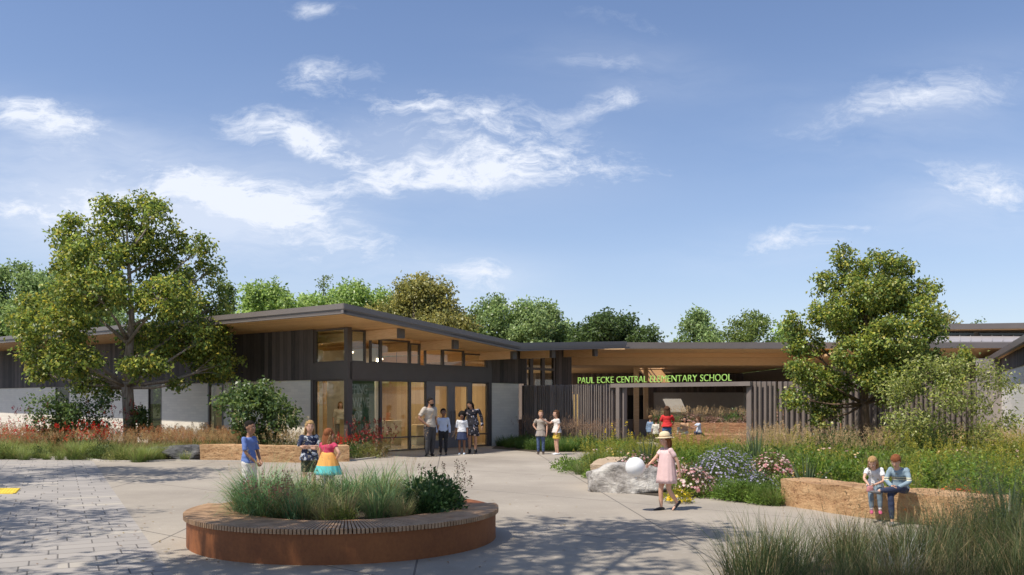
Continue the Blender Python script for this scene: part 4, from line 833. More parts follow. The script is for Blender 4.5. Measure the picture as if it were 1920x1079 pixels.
# ---- round planter planting
ri = random.Random(2); zP = .28
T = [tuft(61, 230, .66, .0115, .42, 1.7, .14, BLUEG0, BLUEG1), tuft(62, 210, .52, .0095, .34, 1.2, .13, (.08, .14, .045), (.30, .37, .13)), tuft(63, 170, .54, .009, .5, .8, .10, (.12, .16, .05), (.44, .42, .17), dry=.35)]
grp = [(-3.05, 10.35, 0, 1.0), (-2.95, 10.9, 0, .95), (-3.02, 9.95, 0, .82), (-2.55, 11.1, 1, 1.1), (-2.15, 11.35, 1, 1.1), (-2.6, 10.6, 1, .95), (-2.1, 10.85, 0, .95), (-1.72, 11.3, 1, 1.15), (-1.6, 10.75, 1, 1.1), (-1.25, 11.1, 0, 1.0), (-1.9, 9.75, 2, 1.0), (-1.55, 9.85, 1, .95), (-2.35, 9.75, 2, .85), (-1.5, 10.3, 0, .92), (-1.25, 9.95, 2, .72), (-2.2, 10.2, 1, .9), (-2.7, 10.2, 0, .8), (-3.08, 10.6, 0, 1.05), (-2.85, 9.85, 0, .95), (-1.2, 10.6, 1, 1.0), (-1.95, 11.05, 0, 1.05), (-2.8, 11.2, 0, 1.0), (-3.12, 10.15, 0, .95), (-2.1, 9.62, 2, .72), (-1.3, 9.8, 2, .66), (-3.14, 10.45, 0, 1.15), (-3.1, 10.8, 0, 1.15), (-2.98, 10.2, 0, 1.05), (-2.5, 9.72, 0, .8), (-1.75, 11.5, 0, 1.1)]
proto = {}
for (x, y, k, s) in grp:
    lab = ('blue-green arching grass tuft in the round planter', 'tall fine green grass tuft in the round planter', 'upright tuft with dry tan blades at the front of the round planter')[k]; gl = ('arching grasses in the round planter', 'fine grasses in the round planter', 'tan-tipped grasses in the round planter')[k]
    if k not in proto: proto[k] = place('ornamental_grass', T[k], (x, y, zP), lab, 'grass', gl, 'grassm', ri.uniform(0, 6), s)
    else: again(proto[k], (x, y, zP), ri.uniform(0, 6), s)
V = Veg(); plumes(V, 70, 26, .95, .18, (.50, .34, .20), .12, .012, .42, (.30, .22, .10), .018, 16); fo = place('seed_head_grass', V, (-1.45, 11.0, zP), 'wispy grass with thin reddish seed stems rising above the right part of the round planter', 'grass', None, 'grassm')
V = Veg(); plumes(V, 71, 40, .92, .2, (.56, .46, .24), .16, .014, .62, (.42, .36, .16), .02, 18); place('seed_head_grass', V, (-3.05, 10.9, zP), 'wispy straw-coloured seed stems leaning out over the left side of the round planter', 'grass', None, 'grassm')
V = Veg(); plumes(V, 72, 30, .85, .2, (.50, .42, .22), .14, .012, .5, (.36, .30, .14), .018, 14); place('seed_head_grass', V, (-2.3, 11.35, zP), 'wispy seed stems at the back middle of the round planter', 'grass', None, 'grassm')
gb = [(.05, .105, .035), (.035, .075, .025), (.09, .15, .05)]
for (x, y, w, h, sd, lb) in ((-.95, 10.35, .72, .40, 73, 'glossy green leafy bush at the right front of the round planter'), (-1.02, 10.85, .85, .42, 74, 'bushy green plant at the right back of the round planter'), (-.98, 10.1, .4, .26, 75, 'small bright leafy clump at the right edge of the planter soil')):
    place('leafy_bush', bushV(sd, w, h, .055, gb, 1500, .6), (x, y, zP), lb, 'shrub')
place('leafy_bush', stemmy(76, 60, .42, .22, .04, [(.10, .13, .05), (.16, .18, .07)], [(.42, .22, .16), (.30, .18, .10)], 16), (-2.75, 9.75, zP), 'low feathery plant with pinkish buds at the left front of the round planter', 'shrub')
place('leafy_bush', stemmy(77, 40, .44, .16, .05, gb, [(.10, .05, .03)], 18, .35), (-.85, 11.0, zP), 'upright stems with dark flower spikes at the right back of the round planter', 'shrub')
place('leafy_bush', bushV(78, .9, .4, .03, [(.05, .09, .03), (.09, .14, .05)], 1800, .3), (-2.35, 10.9, zP), 'fine feathery green mound in the middle of the round planter', 'shrub')
place('leafy_bush', bushV(79, .45, .2, .03, [(.20, .24, .05), (.12, .17, .04)], 700, .4), (-1.95, 9.62, zP), 'small yellow-green mound at the very front of the round planter', 'shrub')

# ---- right bed
def inpoly(x, y, poly):
    c = False; n = len(poly)
    for i in range(n):
        (x1, y1), (x2, y2) = poly[i], poly[(i + 1) % n]
        if (y1 > y) != (y2 > y) and x < (x2 - x1) * (y - y1) / (y2 - y1) + x1: c = not c
    return c
def shrink(poly, k):
    cx = sum(p[0] for p in poly) / len(poly); cy = sum(p[1] for p in poly) / len(poly); return [(cx + (x - cx) * k, cy + (y - cy) * k) for x, y in poly]
def scatter(poly, n, seed, ymin=-1e9, ymax=1e9, dmin=.0, ok=None):
    rg = random.Random(seed); out = []; xs = [p[0] for p in poly]; ys = [p[1] for p in poly]; t = 0
    while len(out) < n and t < n * 60:
        t += 1; x = rg.uniform(min(xs), max(xs)); y = rg.uniform(max(ymin, min(ys)), min(ymax, max(ys)))
        if inpoly(x, y, poly) and (ok is None or ok(x, y)) and all((x - a) ** 2 + (y - b) ** 2 > dmin * dmin for a, b in out[-60:]): out.append((x, y))
    return out
bench_pts = [(4.33, 13.85), (4.72, 12.85), (5.15, 12.0), (5.7, 11.35), (6.35, 10.95)]
def offbench(x, y):
    for i in range(len(bench_pts) - 1):
        a = Vector(bench_pts[i]); b = Vector(bench_pts[i + 1]); p = Vector((x, y)); d = b - a; t = max(0, min(1, (p - a).dot(d) / d.dot(d))); q = a + d * t
        if (p - q).length < 1.0 and (p - q).dot(Vector((-d.y, d.x))) > -.9: 
            if (p - q).length < .95: return False
    if (x - 2.13) ** 2 / .95 + (y - 15.95) ** 2 / .5 < 1: return False
    if (Vector((x, y)) - Vector((1.9, 17.6))).length < .7 and x < 2.4: return False
    return x < 16.2
bedRm = [tuple(p) for p in bedR]
frontok = lambda x, y: offbench(x, y) and not (x < 5.2 + (y - 10) * -.2 and y < 13.0) and y > 10.2
def stuffV(name, templ, pts, seed, label, cat, mat='leaf', z=0, s0=.75, s1=1.25, tilt=None):
    rg = random.Random(seed); V = Veg()
    for (x, y) in pts: V.merge(templ[rg.randrange(len(templ))], (x, y, z), rg.uniform(0, 6.28), rg.uniform(s0, s1) * (tilt(x, y) if tilt else 1), rg.uniform(.85, 1.18))
    o = V.build(name, M[mat]); return tag(o, label, cat, kind='stuff')
gm = [stemmy(80 + k, 40, .50, .26, .08, G_MEAD, None, 18, wr=.38) for k in range(2)] + [bushV(90, .7, .42, .065, G_MEAD, 700, .5), bushV(91, .8, .36, .05, [(.16, .26, .05), (.10, .18, .04)], 900, .6), bushV(92, .6, .5, .075, [(.24, .30, .08), (.16, .2, .06)], 500, .4)]
hh = lambda x, y: (.72 if 21 < y and x < 10 else min(1.1, max(.6, (y - 9) / 12)))
stuffV('meadow_plants', gm, scatter(bedRm, 430, 1, 10.3, 28, ok=frontok), 3, 'mixed green leafy perennials filling the right planting bed', 'plants', tilt=hh)
gg = [stemmy(100 + k, 40, .66, .22, .045, G_GOLD, [(.40, .36, .05), (.30, .30, .05), (.46, .38, .08)], 22, topn=16) for k in range(3)]
stuffV('goldenrod', gg, scatter(bedRm, 150, 5, 10.6, 27, .0, lambda x, y: frontok(x, y) and ((x > 6.5 and y < 19) or (x < 5 and y > 19 and y < 24) or random.Random(int(x * 31 + y * 17)).random() < .22)), 6, 'yellow-green goldenrod stems scattered through the right planting bed', 'plants', tilt=hh)
def tang(seed):
    V = tuft(seed, 160, .5, .006, .3, 1.1, .1, (.14, .14, .05), (.34, .28, .13)); plumes(V, seed + 1, 18, .68, .12, TAN, .2, .03, .22, (.40, .30, .15), .028, 30); return V
tg = [tang(110), tang(112), tang(114)]
stuffV('fountain_grass', tg, scatter(bedRm, 120, 8, 21.5, 27.4, ok=lambda x, y: x > 6.3), 9, 'tan feathery fountain grasses in front of the slat fence', 'grass', 'grassm', s0=.8, s1=1.2)
wf = [Veg()]; flowers(wf[0], 120, 9, .3, .3, .42, .62, [(.72, .66, .62), (.70, .45, .48), (.62, .45, .08)], .035)
stuffV('meadow_flowers', wf, scatter(bedRm, 95, 12, 10.4, 24, ok=frontok), 13, 'small white, pink and yellow flower heads dotted over the right bed', 'flowers', 'petal', tilt=hh)
stuffV('goldenrod_band', gg[:1] + gm + gm[2:], scatter([(6.6, 12.8), (9.8, 12.2), (13.2, 18), (8, 19.5)], 110, 65), 66, 'tall yellow-green goldenrod stems behind the seated children', 'plants', s0=.7, s1=1.3)
stuffV('mixed_perennials', gm[2:], scatter([(3.2, 17.5), (8.0, 15.5), (12, 21), (4.5, 22)], 130, 67), 68, 'leafy green perennials behind the lavender-blue bush', 'plants', s0=.9, s1=1.3)
# individual plants of the right bed
V = bushV(130, 1.35, .80, .05, [(.12, .17, .05), (.17, .21, .08), (.08, .12, .04)], 3000, .4); flowers(V, 131, 900, .70, .70, .10, .82, [(.32, .29, .46), (.42, .39, .54), (.26, .24, .42), (.48, .45, .55)], .022)
place('lavender_blue_bush', V, (X(1360, 15.6), 15.6, 0), 'rounded bush covered with pale lavender-blue flowers in the middle of the right bed', 'flowering shrub')
V = bushV(132, .7, .42, .045, [(.12, .17, .05), (.08, .12, .04)], 900, .4); flowers(V, 133, 130, .34, .34, .08, .44, [(.36, .34, .50), (.46, .44, .56)], .024)
place('lavender_blue_bush', V, (X(1425, 14.9), 14.9, 0), 'small bush with a few pale blue flowers, right of the large lavender-blue one', 'flowering shrub')
for (px, D, w, h, sd, lb) in ((1195, 17.6, 1.5, .55, 140, 'pink flowering clump behind the grey boulder and white balloon'), (1300, 15.1, .8, .5, 142, 'pink flowering clump between the balloon girl and the lavender-blue bush'), (1448, 16.8, .95, .62, 144, 'dusty pink and red-brown flowering clump between two sword-leaved plants'), (1262, 16.6, .7, .5, 146, 'pale pink flowering clump behind the balloon girl')):
    V = bushV(sd, w, h, .045, [(.10, .10, .04), (.13, .16, .05), (.16, .07, .05)], 1400, .45); flowers(V, sd + 1, 200, w / 2, w / 2, .12, h + .04, [(.56, .24, .26), (.74, .55, .52), (.45, .16, .16), (.72, .62, .55)], .036); place('pink_flower_clump', V, (X(px, D), D, 0), lb, 'flowers')
V = bushV(148, .5, .22, .05, [(.36, .33, .04), (.22, .25, .04)], 420, .5); flowers(V, 149, 26, .22, .22, .05, .24, [(.80, .58, .04)], .04); place('yellow_flower_clump', V, (X(1272, 14.1), 14.1, 0), 'low yellow flowering clump right behind the legs of the balloon girl', 'flowers')
for k, (px, D, lb) in enumerate(((1152, 24.8, 'tall stem with bright yellow flowers at the left tip of the right bed'), )):
    V = stemmy(150 + k, 7, .8, .12, .07, G_MEAD, [(.78, .58, .05)], 14, topn=14, tops=.04); place('yellow_flower_clump', V, (X(px, D), D, 0), lb, 'flowers')
def sword(seed, n, ln, wd, c0=(.05, .085, .04), c1=(.13, .17, .08), lean=.32):
    rs = np.random.RandomState(seed); V = Veg(); a = rs.uniform(0, 6.283, n); base = np.stack([np.cos(a) * .05, np.sin(a) * .05, 0 * a], 1); v = 1 + rs.uniform(-.3, .35, (n, 1)); V.blades(base, a, np.abs(rs.normal(.12, lean, n)), ln * rs.uniform(.6, 1.1, n), wd, .25, np.tile(c0, (n, 1)) * v, np.tile(c1, (n, 1)) * v, 5, 1.0); return V
for (px, D, n, ln, wd, sd, lb) in ((1213, 19.6, 34, .95, .05, 160, 'sword-leaved plant behind the straw hat of the balloon girl'), (1418, 17.8, 30, 1.05, .055, 161, 'large dark sword-leaved plant above the pink clump'), (1512, 14.9, 26, .75, .045, 162, 'arching sword-leaved plant behind the left end of the stone bench'), (1893, 9.9, 30, .85, .05, 163, 'sword-leaved plant at the right picture edge'), (1465, 19.5, 18, .7, .035, 164, 'thin sword-leaved plant between the two bigger ones')):
    place('sword_leaved_plant', sword(sd, n, ln, wd), (X(px, D), D, 0), lb, 'plant')
PAL_D = [(.06, .10, .035), (.10, .15, .045), (.15, .19, .06)]
for (px, D, w, h, sd, lb) in ((1560, 23.3, 2.2, .85, 170, 'dark green mounded shrub left of the right plaza tree trunk'), (1685, 22.8, 1.9, .85, 171, 'dark green shrub just right of the right plaza tree trunk'), (1745, 20.5, 1.5, 1.1, 172, 'dark shrub under the young airy tree')):
    place('dark_shrub', bushV(sd, w, h, .07, PAL_D, 3200, .5), (X(px, D), D, 0), lb, 'shrub')
V = bushV(174, 1.3, .42, .045, [(.34, .12, .03), (.25, .16, .04), (.12, .15, .04)], 1500, .4); flowers(V, 175, 160, .65, .65, .1, .45, [(.72, .17, .04), (.62, .10, .04), (.75, .36, .06)], .03); place('orange_flower_clump', V, (X(1800, 12.2), 12.2, 0), 'low clump with orange-red flowers right of the stone bench', 'flowers')
V = bushV(176, .9, .4, .04, [(.30, .18, .05), (.14, .17, .05)], 900, .4); flowers(V, 177, 60, .45, .45, .1, .42, [(.70, .14, .06), (.75, .55, .1)], .028); place('orange_flower_clump', V, (X(1745, 11.9), 11.9, 0), 'small reddish flower clump at the right end of the stone bench', 'flowers')
# foreground dark grasses and rosemary
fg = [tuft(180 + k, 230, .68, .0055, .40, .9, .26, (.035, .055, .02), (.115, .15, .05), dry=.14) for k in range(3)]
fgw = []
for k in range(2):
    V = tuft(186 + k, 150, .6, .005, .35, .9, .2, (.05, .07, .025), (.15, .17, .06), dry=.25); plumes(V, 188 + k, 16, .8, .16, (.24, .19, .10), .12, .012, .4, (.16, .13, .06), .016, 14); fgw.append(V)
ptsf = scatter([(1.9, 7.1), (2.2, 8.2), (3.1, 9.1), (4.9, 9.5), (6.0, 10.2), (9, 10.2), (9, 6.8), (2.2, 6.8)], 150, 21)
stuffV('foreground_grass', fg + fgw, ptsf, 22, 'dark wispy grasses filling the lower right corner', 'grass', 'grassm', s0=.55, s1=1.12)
for (x, y, s, sd, lb) in ((4.55, 8.6, .9, 190, 'dark rosemary-like bush in the lower right corner, leftmost of three'), (5.05, 8.9, 1.12, 191, 'tall dark rosemary-like bush in the lower right, the middle one of three'), (5.5, 9.3, 1.15, 192, 'tall dark rosemary-like bush beside the right picture edge')):
    V = stemmy(sd, 90, .82, .30, .042, [(.045, .07, .035), (.075, .105, .05), (.03, .05, .03)], None, 60, .22, .16); place('rosemary_bush', V, (x, y, 0), lb, 'shrub', sc=s)
V = tuft(195, 120, .5, .006, .5, 1.0, .15, (.25, .25, .24), (.48, .48, .46), dry=0); place('silver_grass', V, (3.55, 7.85, 0), 'silvery grey wiry plant among the dark foreground grasses', 'plant', None, 'grassm')

# ---- left bed
bedLm = [tuple(p) for p in bedL]
p1 = [(-19, 24.6), (-11.6, 24.3), (-6.2, 24.0), (-6.2, 24.9), (-19, 25.6)]
low = [tuft(200 + k, 260, .48, .007, .35, 1.3, .16, (.09, .14, .035), (.30, .36, .11), dry=.1) for k in range(3)]
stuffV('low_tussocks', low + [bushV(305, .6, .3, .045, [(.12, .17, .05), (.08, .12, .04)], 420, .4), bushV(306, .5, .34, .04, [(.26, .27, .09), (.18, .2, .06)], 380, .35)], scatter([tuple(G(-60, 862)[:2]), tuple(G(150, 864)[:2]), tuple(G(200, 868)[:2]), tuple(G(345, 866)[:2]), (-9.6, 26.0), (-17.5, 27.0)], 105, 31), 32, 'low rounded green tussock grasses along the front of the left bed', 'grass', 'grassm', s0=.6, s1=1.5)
def org(seed, c, c2):
    V = tuft(seed, 170, .5, .006, .3, 1.0, .15, (.14, .13, .05), (.36, .27, .12), dry=.3); plumes(V, seed + 1, 30, .6, .2, c, .16, .035, .25, c2, .026, 26); return V
og = [org(210, (.60, .42, .22), (.38, .28, .14)), org(212, (.60, .44, .22), (.38, .28, .14)), org(214, (.55, .27, .12), (.36, .2, .1))]
stuffV('tan_grasses', og + low[:1], scatter([(-18.5, 26.3), (-9.8, 25.8), (-7.6, 26.5), (-7.6, 28.2), (-19.5, 30.8)], 170, 33), 34, 'orange and tan seed-head grasses in the middle of the left bed', 'grass', 'grassm', s0=.8, s1=1.2)
gsh = [bushV(220, .8, .5, .05, [(.10, .13, .04), (.07, .10, .03), (.16, .15, .06)], 600, .4)]
stuffV('low_bed_plants', gsh + og[1:2], scatter([(-10.2, 26.6), (-5.6, 25.2), (-6, 26.8), (-9.5, 30.5), (-13, 31.5)], 60, 35), 36, 'low green and brownish plants behind the sandstone block', 'plants')
def redc(seed, w, h, pal, n): 
    V = stemmy(seed, 42, h, w / 2, .075, [(.10, .13, .04), (.13, .07, .04)], pal, 14, .2, topn=n, tops=.036, topl=.12); flowers(V, seed + 1, 75, w / 2, w / 2, h * .6, h * 1.02, pal, .035, 4); return V
RED = [(.62, .03, .02), (.72, .08, .03), (.5, .02, .02)]; DRED = [(.22, .02, .025), (.32, .03, .03), (.12, .02, .02)]
for (px, D, w, h, sd, pal, lb) in ((45, 27.2, 1.3, .85, 230, RED, 'bright red flower clump at the left picture edge'), (82, 27.8, 1.2, 1.15, 232, DRED, 'dark red flower spikes left of the farthest-left shrub'), (150, 26.9, 1.0, .75, 234, RED, 'bright red flowers between the two dark shrubs of the left bed'), (180, 26.8, 1.0, .8, 236, RED, 'bright red flowers just left of the big tree trunk'), (208, 28.0, 1.0, 1.2, 238, DRED, 'dark red spikes directly behind the left side of the big tree trunk'),
                                   (305, 27.6, .7, .65, 239, [(.35, .12, .05), (.45, .2, .08)], 'rust-brown flower clump right of the big tree, in front of the pale wall'),
                                   (652, 26.3, .6, .5, 240, RED, 'bright red flowers at the lobby corner, near the children'), (688, 26.2, .7, .85, 242, DRED, 'dark red-leaved flowering shrub against the lobby glass'), (712, 26.0, .5, .7, 243, DRED, 'dark red spikes nearest the first lobby mullion')):
    place('red_flower_clump', redc(sd, w, h, pal, 12), (X(px, D), D, 0), lb, 'flowers')
place('leafy_bush', bushV(250, .7, .5, .06, [(.06, .11, .03), (.10, .16, .05)], 900, .5), (X(655, 25.5), 25.5, 0), 'small green bush beside the red flowers at the lobby corner', 'shrub')
place('leafy_bush', bushV(251, .9, .45, .045, [(.26, .28, .07), (.18, .21, .05), (.34, .33, .12)], 1200, .3), (X(688, 25.4), 25.4, 0), 'yellow-green feathery bush at the lobby corner', 'shrub')
place('leafy_bush', bushV(252, .6, .5, .05, [(.20, .13, .05), (.14, .13, .05)], 700, .4), (X(712, 25.8), 25.6, 0), 'brownish bush at the right end of the lobby corner planting', 'shrub')
# entrance strip
en = [tuft(260 + k, 300, .42, .007, .4, 1.0, .2, (.05, .10, .02), (.13, .22, .05), dry=.03) for k in range(2)] + [bushV(262, .6, .36, .05, [(.08, .14, .03), (.12, .19, .05)], 600, .4)]
stuffV('entrance_grass', en, scatter([(-.5, 32.1), (.7, 28.9), (3.1, 28.4), (4.2, 29.4), (3.4, 31.2), (.6, 33.4)], 105, 41), 42, 'low green grasses between the entrance wall and the slat fence', 'grass', 'grassm')
ew = []
for k in range(2):
    V = Veg(); plumes(V, 265 + k, 22, .75, .2, (.42, .28, .19), .2, .045, .25, (.28, .22, .12), .026, 26); ew.append(V)
stuffV('entrance_seed_grass', ew, scatter([(.6, 32.0), (1.6, 30.2), (4.0, 29.8), (3.6, 31.0), (1.2, 33.0)], 34, 43), 44, 'wispy pinkish seed heads in front of the slat fence', 'grass', 'grassm')
# courtyard planting
cg = [tang(270), tang(272)]
stuffV('courtyard_grass', cg, scatter([(5.8, 33.6), (14.6, 32.3), (14.6, 33.6), (5.8, 34.8)], 60, 51), 52, 'tall feathery tan grasses on top of the courtyard seating', 'grass', 'grassm', z=.78, s0=.6, s1=.85)
V = Veg(); V_ = [bushV(275, .9, .55, .06, [(.07, .13, .035), (.12, .19, .05)], 700, .5)]
pk = bushV(276, .9, .5, .05, [(.12, .12, .05), (.14, .07, .05)], 500, .5); flowers(pk, 277, 160, .45, .45, .1, .52, [(.42, .24, .20), (.36, .2, .17), (.46, .34, .26)], .035)
stuffV('courtyard_plants', V_ + [pk], scatter([(5.8, 33.3), (14.6, 32.0), (14.6, 32.6), (5.8, 33.9)], 30, 53), 54, 'green and pink low plants on top of the courtyard seating', 'plants', z=.62)

# low edging plants spilling over the front of the right bed
lo_ = [bushV(300, .45, .2, .05, [(.22, .32, .07), (.14, .22, .05)], 320, .5), bushV(301, .5, .26, .045, [(.16, .26, .05), (.10, .16, .04)], 420, .4), tuft(302, 130, .34, .006, .4, 1.0, .1, (.10, .16, .04), (.26, .34, .10))]
stuffV('edging_plants', lo_, scatter([tuple(G(1250, 930)[:2]), tuple(G(1330, 934)[:2]), tuple(G(1464, 951)[:2]), (4.3, 14.3), (2.8, 15.1)], 55, 71), 72, 'low bright green plants spilling over the front edge of the right bed', 'plants', s0=.7, s1=1.2)
stuffV('edging_plants', lo_, scatter([(1.35, 18.0), (1.15, 20.5), (2.6, 25), (3.6, 29.0), (4.3, 29), (3.3, 24.5), (2.2, 18.6)], 60, 73), 74, 'low green plants along the left tip of the right bed', 'plants', s0=.8, s1=1.5)
# fallen leaves on the paving
rsl = np.random.RandomState(9); n_ = 420; V = Veg(); xx = np.concatenate([rsl.uniform(-9, 6, n_ // 2), rsl.normal(-1.5, 3.2, n_ // 2)]); yy = np.concatenate([rsl.uniform(8, 24, n_ // 2), rsl.uniform(8.3, 14, n_ // 2)])
k_ = ((xx + 2.03) ** 2 + (yy - 10.5) ** 2 > 1.95 ** 2) & (xx < 1.0 + (yy - 9) * .02); xx, yy = xx[k_], yy[k_]; n_ = len(xx)
V.leaves(np.stack([xx, yy, np.full(n_, .009)], 1), np.stack([rsl.normal(size=n_), rsl.normal(size=n_), rsl.uniform(0, .15, n_)], 1), np.tile([0, 0, 1.0], (n_, 1)), rsl.uniform(.03, .06, n_), .025, colmix(rsl, n_, [(.30, .17, .06), (.22, .12, .05), (.34, .27, .08), (.16, .10, .05)]), fold=.2, droop=-.05)
o = V.build('fallen_leaves', M['leaf']); tag(o, 'small dry fallen leaves scattered over the paving', 'leaves', kind='stuff')
# ================================================================== people
def skin_m(name, c): return m_plain(name, c, tuple(x * .9 for x in c), 12, .5, .05, .002, Subsurface_Weight=.0)
SK = {'dark': skin_m('dark_brown_skin', (.20, .095, .055)), 'mid': skin_m('brown_skin', (.33, .17, .10)), 'fair': skin_m('fair_skin', (.62, .36, .25)), 'tan': skin_m('light_brown_skin', (.46, .25, .16))}
def cloth(name, a, b=None, sc=9, bump=.35): return m_plain(name, a, b or tuple(x * .82 for x in a), sc, .85, bump, .012)
def pattern(name, base, fg, sc, th, fg2=None, th2=.7):
    n = NT(name); P = n.obj(); v = n.noise(P, sc, 2, .5); col = n.mix(n.math('GREATER_THAN', v, th), base, fg)
    if fg2: w = n.noise(n.comb(n.dot(P, (0, 0, 1)), n.dot(P, (1, 0, 0)), n.dot(P, (0, 1, 0))), sc * 1.3, 2, .5); col = n.mix(n.math('GREATER_THAN', w, th2), col, fg2)
    n.bump(n.noise(P, 8, 3), .3, .012); return n.fin(col, .85)
def bands(name, stops, soft=.004):       # colours by height (garment woven in tiers)
    n = NT(name); sp = n.new('ShaderNodeSeparateXYZ'); n.put(sp.inputs[0], n.obj()); z = sp.outputs[2]; col = stops[0][1]
    for (h, c) in stops[1:]: col = n.mix(n.math('GREATER_THAN', z, h), col, c)
    n.bump(n.noise(n.obj(), 9, 3), .3, .012); return n.fin(col, .85)
HAIR = {}
def hair_m(name, a, b):
    n = NT(name); P = n.obj(); v = n.noise(P, 30, 4, .6, (2.2, 2.2, .18)); n.bump(v, .8, .01); return n.fin(n.ramp(v, [(.3, b), (.7, a)]), .85, Specular_IOR_Level=.15)
for k, a, b in (('black', (.022, .018, .016), (.008, .007, .006)), ('brown', (.11, .055, .03), (.045, .022, .012)), ('blond', (.50, .33, .16), (.26, .15, .06)), ('auburn', (.30, .115, .05), (.13, .045, .02)), ('lightbrown', (.30, .17, .08), (.14, .075, .035))): HAIR[k] = hair_m(k + '_hair', a, b)
M['eyew'] = m_plain('eye_white', (.75, .72, .70), None, 3, .3, 0); M['lip'] = m_plain('lips', (.36, .13, .11), None, 3, .5, 0); M['shoeblack'] = m_plain('black_shoe', (.02, .02, .02), None, 3, .4, 0)

def remeshed(mb, vox, smooth=4):
    me = mb.mesh('tmp'); o = bpy.data.objects.new('tmp', me); COL.objects.link(o)
    r = o.modifiers.new('r', 'REMESH'); r.mode = 'VOXEL'; r.voxel_size = vox
    if smooth: s = o.modifiers.new('s', 'SMOOTH'); s.factor = .5; s.iterations = smooth
    dg = bpy.context.evaluated_depsgraph_get(); dg.update(); out = bpy.data.meshes.new_from_object(o.evaluated_get(dg)); bpy.data.objects.remove(o); bpy.data.meshes.remove(me)
    for p in out.polygons: p.use_smooth = True
    out.materials.clear(); return out
def joined(me, mb):
    bm = bmesh.new(); bm.from_mesh(me); m2 = mb.mesh('t2'); bm.from_mesh(m2)
    for f in bm.faces: f.smooth = True
    bm.to_mesh(me); bm.free(); bpy.data.meshes.remove(m2); return me

